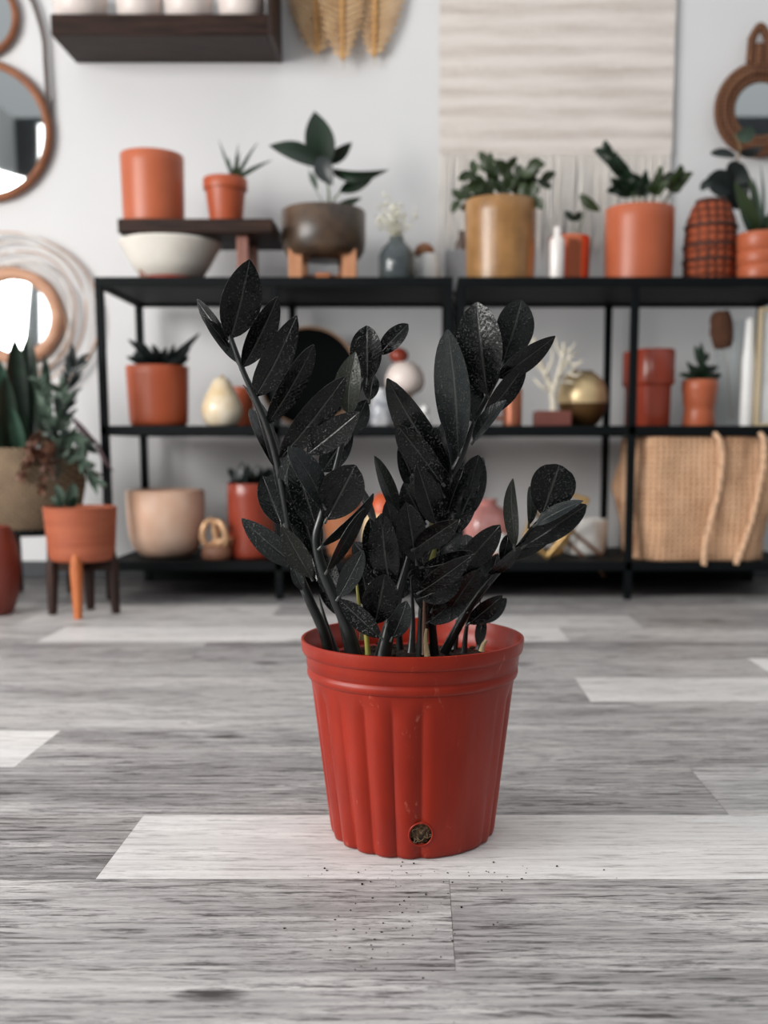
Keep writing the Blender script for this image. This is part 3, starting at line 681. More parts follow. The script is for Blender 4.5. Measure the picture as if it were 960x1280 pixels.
# dark glass bottle with a puff of dried white flowers
cx, r, h = dims(473, 519, 296, 3.02, ZT)
t = thing('bottle_vase', (cx, 3.02, ZT), 'small smoky glass bottle holding a puff of dried white flowers', 'vase')
GLASS_D = M('smoky_glass', (128, 138, 140), .06, trans=.75, var=.02)
obj('bottle', Lm([(0, 0), (r * .9, 0), (r, .006), (r, h * .6), (r * .85, h * .74), (r * .42, h * .9), (r * .38, h), (r * .26, h), (r * .28, h * .9), (r * .7, h * .72), (r * .85, h * .58), (r * .85, .01), (0, .01)], 48), GLASS_D, t)
bm = bmesh.new(); rr = random.Random(2); bs = bmesh.new()
for i in range(40):
    e = L_(t, 492 + rr.gauss(0, 12), 272 + rr.gauss(0, 10), rr.gauss(0, .03)); b0 = Vector((0, 0, h * .5))
    tube(bs, smooth_path([b0, Vector((e.x * .25, e.y * .25, h)), e], 3), .0007, 5)
    for j in range(3):
        bmesh.ops.create_icosphere(bm, subdivisions=1, radius=rr.uniform(.003, .006), matrix=Matrix.Translation(e + Vector((rr.gauss(0, .008), rr.gauss(0, .008), rr.gauss(0, .008)))))
obj('flower_head', bm, M('dried_cream_flower', (226, 224, 208), .8), t); obj('stem', bs, M('dried_stem', (200, 196, 172), .8), t)
# small white jar with a tilted brown scoop lid
cx, r, h = dims(518, 552, 318, 3.1, ZT)
t = thing('lidded_jar', (cx, 3.1, ZT), 'small white and brown lidded jar just right of the smoky bottle', 'jar')
obj('jar_body', Lm([(0, .012), (r * .9, .012), (r, .02), (r * .95, h * .7), (r * .7, h), (r * .6, h), (0, h * .98)], 40), WHITE, t)
obj('jar_base', Lm([(0, 0), (r * .95, 0), (r, .004), (r * .95, .012), (0, .012)], 40), TERRA_D, t)
bm = Lm([(0, 0), (r * .72, 0), (r * .75, .012), (r * .5, .026), (.006, .032), (0, .032)], 40); bmesh.ops.transform(bm, matrix=Matrix.Translation((-r * .25, 0, h)) @ Matrix.Rotation(-.15, 4, 'Y'), verts=bm.verts)
obj('lid', bm, M('brown_wood_lid', (150, 96, 58), .5), t)
# little grey block with a brown figure behind the tan pot
t = thing('box_with_bottle', (P(577, 330, 3.18).x, 3.18, ZT), 'low grey box with a dim brown bottle top, left of the tan pot', 'box')
zt = P(577, 315, 3.18).z - ZT
obj('box_body', B(-.05, .05, -.04, .04, 0, zt), M('cool_grey_card', (158, 160, 166), .7), t, bevel=.003)
obj('bottle_top', Lm([(0, zt), (.020, zt), (.021, zt + .02), (.010, zt + .042), (.009, zt + .06), (0, zt + .06)], 32), M('muted_brown_glass', (112, 96, 88), .3), t)

# ================================================================== top tier, right unit
TAN = M('speckled_tan_glaze', (166, 122, 74), .35, c2=(132, 94, 52), vs=16, bump=.05, coat=.2)
t, r, h = potted(581, 671, 253, ZT, 3.04, 'bushy green plant in the tall tan ochre glazed pot', TAN, taper=.95, rnd=.01)
rr = random.Random(21)
hubs = [(625, 250, 590, 216), (625, 250, 575, 250), (628, 250, 612, 205), (628, 250, 632, 210), (630, 250, 662, 206), (632, 250, 676, 224), (632, 250, 668, 246), (624, 250, 600, 236), (628, 250, 645, 225)]
for bx, by, tx, ty in hubs:
    dd = rr.uniform(-.06, .06)
    st = bstem(t, [(bx, by + 4, 0), ((bx + tx) / 2, (by + ty) / 2 - 4, dd * .6), (tx, ty, dd)], .004, GREEN_M)
    bm = bmesh.new()
    for i in range(8):
        f = .25 + .75 * i / 7; cx_, cy_ = bx + (tx - bx) * f, by + (ty - by) * f; a = rr.uniform(-1, 1) * 1.3 + math.atan2(ty - by, tx - bx)
        b = L_(t, cx_, cy_, dd * f); tp = L_(t, cx_ + 20 * math.cos(a), cy_ + 20 * math.sin(a), dd * f + rr.uniform(-.03, .03))
        leaf(bm, b, tp, .026, face_cam(b + t.location, tp + t.location, rr.uniform(-.7, .7)), .05, .2, n=6, th=.001)
    obj('leaf_cluster', bm, GREEN_M if rr.random() < .6 else GREEN, t)
# copper cup with a few leaves
t, r, h = potted(686, 738, 297, ZT, 3.06, 'copper cup with two small stalked leaves beside the tan pot', COPPER, taper=.97, rnd=.006, pot_name='copper_cup')
bstem(t, [(718, 298), (717, 284), (716, 272)], .0016); bstem(t, [(722, 298), (728, 275), (733, 258)], .0014)
for a in ((717, 276, 706, 264, 9, GREEN), (716, 276, 727, 265, 10, GREEN), (724, 243, 750, 264, 13, GREEN_M)): bleaf(t, *a)
cx, r, h = dims(688, 706, 284, 2.95, ZT)
o = obj('bottle', Lm([(0, 0), (r, 0), (r * 1.05, .003), (r * 1.05, h * .72), (r * .95, h * .78), (r * .5, h * .84), (r * .5, h * .97), (r * .42, h), (0, h)], 40), M('pearl_white_glaze', (236, 230, 226), .2, var=.03), loc=(cx, 2.95, ZT))
tag(o, 'slim white bottle standing in front of the copper cup', 'bottle')
# big smooth terracotta pot with two zz stems
t, r, h = potted(757, 843, 262, ZT, 3.04, 'feathery green stems in a smooth terracotta pot between copper cup and wicker vase', TERRA, taper=.98, rnd=.010)
rr = random.Random(8)
for pts in ([(794, 264), (790, 238), (778, 215), (757, 190)], [(800, 264), (798, 244), (784, 238), (772, 234)], [(816, 264), (818, 244), (828, 222)], [(826, 264), (838, 240), (852, 220)], [(806, 264), (806, 246), (802, 226)]):
    st = bstem(t, pts, .004, GREEN_M)
    wp = smooth_path([Vector((p[0], p[1], 0)) for p in pts], 5); bm = bmesh.new()
    for i in range(5, len(wp), 1):
        for sd in (-1, 1):
            p = wp[i]; d = (wp[min(i + 1, len(wp) - 1)] - wp[i - 1]).normalized(); a = math.atan2(d.y, d.x) + sd * .7
            ln = 15
            b = L_(t, p.x, p.y); tp = L_(t, p.x + ln * math.cos(a), p.y + ln * math.sin(a), rr.uniform(-.03, .03))
            leaf(bm, b, tp, .018, face_cam(b + t.location, tp + t.location, rr.uniform(-.5, .5)), .04, .2, n=6, th=.001)
    obj('leaf_row', bm, GREEN if rr.random() < .6 else GREEN_M, st)
# wicker vase, domed
cx, r, h = dims(857, 923, 250, 3.04, ZT)
t = thing('wicker_vase', (cx, 3.04, ZT), 'domed reddish brown wicker vase with large dark leaves rising from it', 'vase')
WICK = weave('dark_red_wicker', (160, 80, 52), (40, 20, 14), 13, 14, .7, 1.0)
obj('vase_body', Lm([(0, 0), (r * .95, 0), (r, .008), (r * 1.0, h * .5), (r * .93, h * .75), (r * .72, h * .92), (r * .5, h), (r * .42, h), (r * .42, h * .9), (0, h * .9)], 64), WICK, t)
bm = bmesh.new()
for z, k in ((h * .28, 1.0), (h * .45, 1.0), (h * .68, .955), (h * .97, .56)):
    tube(bm, [(r * k * math.cos(i / 48 * 2 * PI), r * k * math.sin(i / 48 * 2 * PI), z + .004 * math.sin(i * 2.1)) for i in range(48)], .0042, 8, close=True)
obj('woven_band', bm, M('dark_cane', (62, 38, 30), .6), t)
bstem(t, [(902, 258, 0), (908, 235), (920, 205), (925, 185), (918, 168)], .004, M('tan_branch', (140, 112, 76), .7))
for a in ((914, 238, 884, 222, 30, GREEN_K, -.02, -.05, .3), (912, 225, 930, 206, 32, GREEN_K, -.02, -.04, .2), (922, 262, 912, 214, 34, GREEN_K, .02, .02, .2), (920, 196, 888, 192, 12, GREEN_K, 0, -.04, .6), (922, 190, 952, 186, 14, GREEN_K, 0, .03, .6), (918, 172, 944, 164, 18, GREEN_G, 0, .0, .3), (892, 224, 876, 238, 12, GREEN_K, -.04, -.05, .5)):
    bleaf(t, *a, p=.6, q=.5)
# ribbed small pot at far right
def rib_prof(r, h):
    pr = [(0, 0), (r * .88, 0), (r * .92, .004)]
    for z, k in ((.30, .95), (.34, .90), (.40, .97), (.60, .98), (.63, .93), (.68, 1.0), (.96, 1.0), (1.0, .97)): pr.append((r * k, h * z))
    return pr + [(r * .88, h), (r * .86, h * .86), (0, h * .86)]
t, r, h = potted(922, 982, 293, ZT, 2.98, 'arching strappy green plant in a ribbed terracotta pot, far right of the top tier', TERRA, prof=rib_prof)
for a in ((944, 292, 918, 228, 20, GREEN_M, 0, -.02, .4, .05), (948, 292, 932, 212, 12, GREEN_M, .02, .03, .6), (950, 290, 942, 222, 5, GREEN_G, 0, 0, .5), (952, 292, 958, 268, 7, GREEN, -.02, -.04), (940, 292, 926, 268, 8, GREEN, -.02, -.03), (956, 292, 975, 240, 12, GREEN_M, .01, .03), (953, 290, 951, 206, 4, GREEN_G, .02, .04)):
    bleaf(t, *a, p=.4, q=.8)

# ================================================================== middle tier
t, r, h = potted(158, 235, 458, ZM, 3.05, 'dark spiky succulent in a rounded terracotta pot on the middle tier', TERRA_D, taper=.94, rnd=.018)
rr = random.Random(4)
for a in ((196, 458, 160, 424, 11), (192, 458, 176, 426, 10), (200, 458, 250, 416, 10), (196, 458, 208, 434, 10), (204, 458, 228, 440, 12), (186, 458, 158, 446, 11), (200, 456, 190, 430, 12), (210, 458, 236, 446, 10), (180, 458, 168, 440, 12), (205, 458, 218, 430, 9), (215, 456, 238, 434, 8)):
    bleaf(t, *a, mat=GREEN_K, d0=rr.uniform(-.02, .02), d1=rr.uniform(-.06, .06), p=.35, q=.7, fold=.4, th=.004)
# cream gourd
cx, r, h = dims(251, 302, 471, 2.99, ZM)
t = thing('gourd_vase', (cx, 2.99, ZM), 'cream and gold gourd shaped vase on the left middle tier', 'vase')
obj('vase_body', Lm([(0, 0), (r * .6, 0), (r * .85, h * .08), (r, h * .28), (r * .98, h * .42), (r * .8, h * .62), (r * .58, h * .78), (r * .44, h * .9), (r * .3, h * .97), (r * .12, h * .985), (0, h * .97)], 56), M('cream_gold_glaze', (242, 230, 208), .22, c2=(212, 182, 134), vs=14, coat=.3), t)
obj('stalk', tube(bmesh.new(), [(0, 0, h * .96), (.002, 0, h * 1.0), (.006, 0, h * 1.03)], [.006, .005, .003], 8), M('gold_stalk', (190, 158, 106), .4), t)
pot_thing(284, 318, 484, ZM, 3.14, 'small plain terracotta cup behind the cream gourd', TERRA_D, name='terracotta_cup', cat='cup', taper=.9)
# round black platter standing on its edge
cx = P(386, 465, 3.2).x; R = (P(440, 465, 3.2).x - P(332, 465, 3.2).x) / 2 * 1.0
R = (P(386, 407, 3.2).z - ZM) / 2
t = thing('round_platter', (cx, 3.2, ZM), 'large round black platter with a tan rim, upright behind the dark plant', 'platter')
rot = Matrix.Translation((0, 0, R)) @ Matrix.Rotation(PI / 2 - .1, 4, 'X')
bm = Lm([(0, .0), (R * .93, .0), (R * .96, .008), (R * .94, .012), (R * .85, .008), (0, .006)], 80); bmesh.ops.transform(bm, matrix=rot, verts=bm.verts)
obj('platter_disc', bm, M('black_slate', (7, 9, 10), .85, spec=.06, var=.1), t)
bm = tube(bmesh.new(), [(R * .97 * math.cos(i / 80 * 2 * PI), R * .97 * math.sin(i / 80 * 2 * PI), .006) for i in range(80)], R * .03, 8, close=True); bmesh.ops.transform(bm, matrix=rot, verts=bm.verts)
obj('platter_rim', bm, M('tan_rim', (178, 138, 106), .5), t)
# grey-white wire-lidded jars, cream mushroom and red ball
cx, r, h = dims(462, 492, 486, 3.0, ZM)
o = obj('ceramic_jug', Lm([(0, 0), (r * .85, 0), (r, .01), (r, h * .45), (r * .8, h * .75), (r * .5, h * .9), (r * .55, h), (r * .42, h), (r * .35, h * .88), (0, h * .5)], 48), M('blue_grey_marbled_glaze', (214, 214, 216), .2, c2=(96, 102, 116), vs=22), loc=(cx, 3.0, ZM)); tag(o, 'small marbled grey and white glazed jug behind the plant leaves', 'jug')
cx, r, h = dims(481, 531, 452, 3.08, ZM)
t = thing('mushroom_ornament', (cx, 3.08, ZM), 'cream mushroom shaped ornament with a red ball on its cap', 'ornament')
obj('cap', Lm([(0, h * .5), (r * .5, h * .5), (r * .85, h * .56), (r, h * .68), (r * .95, h * .8), (r * .75, h * .92), (r * .4, h * .99), (0, h)], 48), M('blush_cream_glaze', (236, 222, 214), .35, var=.03), t)
obj('stalk', Lm([(0, 0), (r * .55, 0), (r * .5, h * .1), (r * .34, h * .3), (r * .36, h * .52), (0, h * .52)], 40), M('ochre_wood_stalk', (190, 150, 96), .5), t)
bm = bmesh.new(); bmesh.ops.create_uvsphere(bm, u_segments=32, v_segments=16, radius=r * .44, matrix=Matrix.Translation((-r * .3, 0, h + r * .30)) @ Matrix.Diagonal((1.1, 1.1, .85, 1)))
obj('ball', bm, TERRA_R, t)
for px, py, lab in ((531, 510, 'white pebble ornament stacked on another beside the mushroom ornament'), (533, 523, 'lower white pebble ornament resting on the middle tier beside the mushroom ornament')):
    bm = bmesh.new(); bmesh.ops.create_uvsphere(bm, u_segments=28, v_segments=14, radius=1, matrix=Matrix.Diagonal((.014, .014, .0155, 1)))
    for v in bm.verts: v.co *= 1 + .05 * math.sin(v.co.x * 300 + v.co.z * 200)
    c = P(px, py, 3.0); c.z = ZM + (.0155 if py > 515 else .0455)
    tag(obj('pebble_ornament', bm, WHITE, loc=c), lab, 'ornament', 'white pebbles on the middle tier')
# copper mug
cx, r, h = dims(628, 653, 486, 3.0, ZM)
t = thing('copper_mug', (cx, 3.0, ZM), 'small copper mug with handle on the middle tier, right of the plant', 'mug')
CM = M('satin_copper', (196, 124, 96), .35, metal=.6)
obj('mug_body', Lm(pot_prof(r, r * .96, h, .003, .004), 48), CM, t)
obj('handle', tube(bmesh.new(), smooth_path([(-r, 0, h * .8), (-r * 2.0, 0, h * .78), (-r * 2.2, 0, h * .5), (-r * 1.7, 0, h * .25), (-r, 0, h * .22)], 5), .0055, 8), CM, t)
# white coral on a red base
t = thing('coral_ornament', (P(690, 525, 2.97).x, 2.97, ZM), 'branching cream coral ornament on a small reddish base', 'ornament')
xa, xb = P(668, 520, 2.97).x - t.location.x, P(712, 520, 2.97).x - t.location.x; zt = P(690, 514, 2.97).z - ZM
obj('base', B(xa, xb, -.045, .045, 0, zt), M('reddish_book_cloth', (112, 60, 52), .6), t, bevel=.003)
bm = bmesh.new()
for pts, r0 in (([(692, 514), (690, 490), (682, 468), (672, 445), (668, 424)], .010), ([(690, 495), (697, 470), (703, 448), (705, 430)], .008), ([(683, 470), (676, 462), (664, 452)], .005), ([(700, 462), (712, 448), (722, 440)], .006),
                ([(696, 474), (712, 466), (724, 452)], .006), ([(703, 446), (696, 434), (694, 422)], .0045), ([(674, 448), (680, 436), (682, 426)], .0045), ([(711, 466), (720, 470), (726, 466)], .004), ([(690, 490), (676, 482), (668, 474)], .006), ([(668, 432), (660, 424), (658, 416)], .004), ([(697, 470), (708, 456), (712, 438)], .005), ([(706, 440), (716, 434), (718, 428)], .0035), ([(682, 468), (690, 450), (690, 436)], .005), ([(704, 452), (722, 456), (728, 450)], .004), ([(695, 480), (706, 478), (716, 478)], .0045)):
    w = smooth_path([L_(t, p[0], p[1], rr.uniform(-.012, .012)) for p in pts], 5); k = len(w)
    tube(bm, w, [r0 * (1 - .45 * i / (k - 1)) * (1 + .1 * math.sin(i * 2)) for i in range(k)], 8)
    bmesh.ops.create_icosphere(bm, subdivisions=2, radius=r0 * .62, matrix=Matrix.Translation(w[-1]))
obj('coral_branches', bm, M('chalky_coral', (222, 214, 196), .8, bump=.3), t)
# round brass vase
cx, r, h = dims(697, 760, 464, 3.07, ZM)
t = thing('round_vase', (cx, 3.07, ZM), 'round two tone brass vase tilted open beside the coral ornament', 'vase')
bm = bmesh.new(); pr = [(r * .96, h * .42), (r * 1.0, h * .5), (r * .95, h * .68), (r * .8, h * .84), (r * .55, h * .95), (r * .4, h * .98), (r * .36, h * .97), (r * .5, h * .9), (r * .8, h * .66), (r * .9, h * .45)]
lathe(bm, pr, 56); obj('vase_body', bm, BRASS, t)
obj('lower_body', Lm([(0, 0), (r * .5, 0), (r * .72, h * .1), (r * .9, h * .28), (r * .962, h * .42), (r * .88, h * .43), (0, h * .1)], 56), M('antique_bronze', (104, 74, 42), .38, metal=.3), t)
obj('mouth_ring', tube(bmesh.new(), [(r * .38 * math.cos(i / 40 * 2 * PI), r * .38 * math.sin(i / 40 * 2 * PI), h * .985) for i in range(40)], .003, 8, close=True), M('antique_bronze', (0, 0, 0)), t)
# two tiered red cylinders
def tier_prof(r, h): return [(0, 0), (r * .78, 0), (r * .82, .005), (r * .84, h * .50), (r * .87, h * .53), (r * .97, h * .55), (r, h * .58), (r, h - .006), (r - .004, h), (r - .008, h), (r - .01, h * .8), (0, h * .8)]
pot_thing(793, 844, 437, ZM, 2.98, 'glossy red two tier cylinder vase in front, on the middle tier', TERRA_R, name='cylinder_vase', cat='vase', prof=tier_prof)
pot_thing(779, 826, 440, ZM, 3.14, 'second red cylinder vase, mostly hidden behind the glossy one', TERRA_R, name='cylinder_vase', cat='vase', prof=tier_prof)
# terracotta tiered pot with leafy plant
def two_prof(r, h): return [(0, 0), (r * .88, 0), (r * .92, .005), (r * .86, h * .3), (r * .84, h * .42), (r * .9, h * .46), (r * .95, h * .7), (r * .97, h * .74), (r * 1.0, h * .78), (r, h - .004), (r - .003, h), (r - .008, h), (r - .01, h * .86), (0, h * .86)]
t, r, h = potted(853, 897, 475, ZM, 3.0, 'small bushy plant in a ringed terracotta pot on the middle tier', TERRA, prof=two_prof)
for a in ((874, 474, 848, 468, 9), (872, 474, 858, 452, 8), (876, 474, 876, 428, 9), (876, 456, 868, 432, 10), (876, 452, 886, 442, 9), (878, 464, 898, 458, 10), (878, 474, 902, 468, 11), (874, 470, 862, 458, 12), (874, 474, 882, 454, 14), (876, 474, 866, 464, 14), (878, 474, 890, 464, 13)):
    bleaf(t, *a, mat=rr.choice((GREEN, GREEN_K, GREEN_G)), d1=rr.uniform(-.04, .04))
bstem(t, [(875, 476), (876, 455), (876, 436)], .002)
# clear glass cylinder with brown cattail plume
cx, r, h = dims(896, 930, 402, 3.08, ZM)
t = thing('glass_vase', (cx, 3.08, ZM), 'tall clear glass vase with a dried brown plume leaning out', 'vase')
GL = M('clear_glass', (246, 249, 249), .03, trans=.97, var=0)
GL.node_tree.nodes['Principled BSDF'].inputs['IOR'].default_value = 1.12
obj('glass_cylinder', Lm([(0, 0), (r, 0), (r, h), (r - .003, h), (r - .003, .008), (0, .008)], 48), GL, t)
bstem(t, [(914, 524), (910, 470), (906, 445, -.03), (904, 430, -.05)], .0016, M('straw_stalk', (196, 178, 146), .8))
bstem(t, [(918, 524), (922, 480), (926, 440)], .0014, M('straw_stalk', (0, 0, 0)))
w = smooth_path([L_(t, 904, 435, -.05), L_(t, 902, 412, -.055), L_(t, 901, 389, -.06)], 8); k = len(w)
bm = tube(bmesh.new(), w, [.031 * math.sin(PI * (.14 + .74 * i / (k - 1))) ** .45 for i in range(k)], 20)
bmesh.ops.subdivide_edges(bm, edges=bm.edges, cuts=1)
for v in bm.verts: v.co += Vector((rr.gauss(0, .0018), rr.gauss(0, .0018), rr.gauss(0, .0018)))
obj('plume', bm, M('brown_plume', (96, 62, 44), .95, bump=.8, bs=200), t)
# white slanted bottle and a pale framed board by the back leg
cx, r, h = dims(930, 946, 398, 3.0, ZM)
o = obj('bottle', Lm([(0, 0), (r, 0), (r * 1.05, .004), (r * 1.05, h * .6), (r * .8, h * .8), (r * .62, h * .97), (r * .5, h), (0, h)], 40), WHITE, loc=(cx, 3.0, ZM)); tag(o, 'tall slender white bottle at the right end of the middle tier', 'bottle')
xa = P(948, 450, 2.97).x
t = thing('framed_board', (xa, 2.97, ZM), 'white framed board with pale wood edge, far right of the middle tier', 'picture')
hz = P(948, 384, 2.97).z - ZM
bm = B(0, .010, 0, .02, 0, hz); box(bm, .17, .18, 0, .02, 0, hz); box(bm, .01, .17, 0, .02, 0, .01); box(bm, .01, .17, 0, .02, hz - .01, hz)
obj('frame', bm, wood('pale_wood', (206, 190, 160), (184, 164, 132), axis=2), t, bevel=.001)
obj('board', B(.01, .17, .008, .016, .01, hz - .01), M('white_board', (224, 224, 222), .8), t, smooth=False)

# ================================================================== bottom tier
def belly(r, h): return [(0, 0), (r * .5, 0), (r * .66, h * .03), (r * .84, h * .14), (r * .94, h * .32), (r * .985, h * .6), (r, h - .005), (r - .004, h), (r - .012, h), (r - .016, h - .01), (r * .86, h * .8), (0, h * .78)]
pot_thing(158, 255, 612, ZL, 3.02, 'large pale beige rounded pot on the bottom tier', M('washed_beige_clay', (224, 192, 170), .45, c2=(204, 158, 130), vs=7, bump=.1), prof=belly)
# bronze knot
cx = P(271, 690, 2.94).x
t = thing('knot_ornament', (cx, 2.94, ZL), 'small brass and wood chain knot ornament between beige pot and red cylinder', 'ornament')
hh = P(271, 646, 2.94).z - ZL
def ring_pts(c, ax, R1, R2, tilt, n=36):
    m = Matrix.Rotation(tilt, 3, 'Y') @ Matrix.Rotation(ax, 3, 'Z')
    return [Vector(c) + m @ Vector((R1 * math.cos(i / n * 2 * PI), 0, R2 * math.sin(i / n * 2 * PI))) for i in range(n)]
KB = M('knot_brass', (226, 182, 140), .3, metal=.35)
for c, ax, R1, R2, tl in (((-.018, 0, hh * .62), .5, .022, .036, .15), ((.012, -.01, hh * .60), -.6, .020, .036, -.2), ((.02, .0, hh * .36), 1.2, .024, .022, .9)):
    obj('link', tube(bmesh.new(), ring_pts(c, ax, R1, R2, tl), .0085, 10, close=True), KB, t)
obj('base', Lm([(0, 0), (.036, 0), (.042, .008), (.040, hh * .26), (.030, hh * .34), (0, hh * .34)], 40), M('brown_knot_wood', (140, 96, 74), .5), t)
# tall red cylinder with fern
t, r, h = potted(284, 342, 604, ZL, 3.0, 'bushy dark green plant in a tall burnt red cylinder pot on the bottom tier', TERRA_R, taper=.98, rnd=.006)
bm = bmesh.new()
for i in range(90):
    a = rr.uniform(0, 6.28); el = rr.uniform(.15, 1.4); ln = rr.uniform(.04, .085); c = Vector((rr.uniform(-.035, .035), rr.uniform(-.035, .035), h - .02))
    d = Vector((math.cos(a) * math.cos(el), math.sin(a) * math.cos(el), math.sin(el)))
    b = c + d * ln * .35; leaf(bm, b, c + d * ln, .018, Vector((rr.gauss(0, .4), -1, rr.gauss(.5, .4))), .08, .2, n=5, th=.001)
obj('foliage', bm, GREEN_K, t)
# behind the plant: tan pot, cream jar with red lid
def flare(r, h): return [(0, 0), (r * .55, 0), (r * .6, .006), (r * .85, h * .6), (r, h - .004), (r - .003, h), (r - .009, h), (r * .7, h * .4), (0, h * .3)]
pot_thing(398, 455, 604, ZL, 3.05, 'flared tan clay pot on the bottom tier, seen through the plant leaves', M('tan_clay', (192, 122, 84), .5, var=.05), prof=flare)
cx, r, h = dims(452, 500, 642, 3.0, ZL)
t = thing('lidded_jar', (cx, 3.0, ZL), 'cream jar with an orange lid glimpsed through the plant on the bottom tier', 'jar')
obj('jar_body', Lm([(0, 0), (r * .7, 0), (r * .9, h * .12), (r, h * .5), (r * .92, h * .85), (r * .7, h), (0, h)], 48), M('cream_ochre_glaze', (234, 216, 184), .35, c2=(218, 186, 132), vs=12), t)
bm = Lm([(0, 0), (r * .72, 0), (r * .74, .012), (r * .62, .040), (r * .3, .058), (0, .060)], 48); bmesh.ops.translate(bm, vec=(r * .15, 0, h), verts=bm.verts)
obj('lid', bm, M('orange_glaze', (214, 98, 58), .4), t)
# pink vase
cx, r, h = dims(578, 640, 624, 3.04, ZL)
o = obj('vase', Lm([(0, 0), (r * .5, 0), (r * .7, h * .06), (r * .93, h * .28), (r, h * .48), (r * .94, h * .66), (r * .72, h * .82), (r * .42, h * .89), (r * .36, h * .93), (r * .44, h), (r * .34, h), (r * .28, h * .92), (0, h * .6)], 56), M('dusty_pink_glaze', (212, 146, 140), .25, var=.04, coat=.4), loc=(cx, 3.04, ZL)); tag(o, 'dusty pink bellied vase with a short neck on the bottom tier', 'vase')
cx, r, h = dims(604, 634, 668, 2.94, ZL)
t = thing('cup', (cx, 2.94, ZL), 'small white cup with an orange foot in front of the pink vase', 'cup')
obj('cup_body', Lm([(0, h * .25), (r * .7, h * .25), (r * .95, h * .5), (r, h - .003), (r - .002, h), (r - .005, h), (r * .8, h * .5), (0, h * .4)], 40), WHITE, t)
obj('foot', Lm([(0, 0), (r * .75, 0), (r * .78, .004), (r * .7, h * .25), (0, h * .25)], 40), M('orange_clay_foot', (206, 120, 84), .5), t)
# brass geometric frame
t = thing('geometric_ornament', (P(690, 700, 2.93).x, 2.93, ZL), 'open brass angular wire frame ornament resting on the bottom tier', 'ornament')
def gp(px, py, dy): return L_(t, px, py, dy)
V = {'a': gp(684, 703, 0), 'b': gp(655, 672, -.01), 'c': gp(668, 636, .03), 'd': gp(712, 618, .05), 'e': gp(735, 624, 0), 'f': gp(708, 668, -.02), 'g': gp(700, 700, .11), 'h': gp(690, 640, -.03)}
for v in V.values(): v.z = max(v.z, .008)
GB = M('antique_brass', (196, 160, 104), .35, metal=.55)
for a, b in ('ab', 'bc', 'cd', 'de', 'ef', 'fa', 'ag', 'ge', 'gc', 'hb', 'he', 'hf'):
    obj('frame_bar', tube(bmesh.new(), [V[a], V[b]], .0085 if (a + b) in ('ab', 'fa') else .006, 8), GB, t)
# white strapped basket
cx, r, h = dims(704, 759, 649, 3.08, ZL)
t = thing('basket', (cx, 3.08, ZL), 'white cloth basket with brown straps beside the jute basket', 'basket')
obj('basket_body', Lm(pot_prof(r, r * .9, h, .006, .012), 48, fn=lambda r_, z, th: r_ * (1 + .03 * math.sin(7 * th + z * 60))), M('white_canvas', (222, 220, 216), .85, var=.05, vs=30, bump=.3), t)
for off in (.0, .045):
    obj('strap', tube(bmesh.new(), smooth_path([(r * math.cos(a) * 1.05, r * math.sin(a) * 1.05, h * (.92 - off / h) - (a + 2.7) * .055) for a in (-2.7, -2.3, -1.9, -1.5, -1.1, -.7)], 4), .005, 8), M('brown_leather', (120, 84, 62), .6), t)

# jute basket on the bottom tier
def jute():
    ya, yb = SF + .004, 3.25
    x0, x1 = P(806, 620, ya).x, P(975, 620, ya).x
    z1 = ZM - .030; zb = ZL
    cx = (x0 + x1) / 2 - .01; hw = (x1 - x0) / 2 + .01; hd = (yb - ya) / 2; H = z1 - zb
    t = thing('jute_basket', (cx, (ya + yb) / 2, zb), 'bulging woven jute basket with rope handles filling the right bottom tier', 'basket')
    bm = bmesh.new(); NU, NV = 96, 40; rj = random.Random(6)
    from mathutils import noise
    rings = []
    for j in range(NV + 1):
        v = j / NV; z = H * v
        k = 1 - .07 * (abs(2 * v - 1) ** 6) - .02 * math.sin(v * 9)
        ring = []
        for i in range(NU):
            a = 2 * PI * i / NU; ca, sa = math.cos(a), math.sin(a); e = .36
            x = hw * k * math.copysign(abs(ca) ** e, ca); y = hd * k * .98 * math.copysign(abs(sa) ** e, sa)
            d = noise.noise(Vector((x * 9, y * 9, z * 7))) * .020 + noise.noise(Vector((x * 22 + 5, y * 22, z * 3))) * .012 + noise.noise(Vector((x * 25, y * 25, z * 25))) * .003
            ring.append(bm.verts.new((x * (1 + d / hw), min(y * (1 + d / hd), hd), z)))
        rings.append(ring)
    for a, b in zip(rings, rings[1:]):
        for i in range(NU): bm.faces.new((a[i], a[(i + 1) % NU], b[(i + 1) % NU], b[i]))
    bm.faces.new(list(reversed(rings[0])))
    # open top, folded inwards
    inn = [bm.verts.new((v.co.x * .9, v.co.y * .9, H - .004)) for v in rings[-1]]; low = [bm.verts.new((v.co.x * .86, v.co.y * .86, H * .5)) for v in rings[-1]]
    for i in range(NU):
        j = (i + 1) % NU; bm.faces.new((rings[-1][i], rings[-1][j], inn[j], inn[i])); bm.faces.new((inn[i], inn[j], low[j], low[i]))
    bm.faces.new(low)
    JM = weave('natural_jute', (232, 190, 154), (156, 112, 82), 20, 22, .95, 1.0)
    obj('basket_body', bm, JM, t)
    for path in ([(893, 541), (900, 552), (903, 575), (898, 615), (889, 650), (882, 680), (880, 706)], [(950, 541), (955, 552), (954, 580), (948, 615), (940, 650), (930, 680), (920, 705)]):
        w = smooth_path([P(x, y, ya - .010 + (.010 if k == 0 else 0)) - t.location for k, (x, y) in enumerate(path)], 10)
        bm = bmesh.new()
        for s in range(3):
            tube(bm, [p + Vector((.004 * math.cos(i * .55 + s * 2.09), .004 * math.sin(i * .55 + s * 2.09), 0)) for i, p in enumerate(w)], .0048, 8)
        obj('rope_handle', bm, M('jute_rope', (226, 186, 152), .95, var=.15, vs=60, bump=.5), t)
jute()

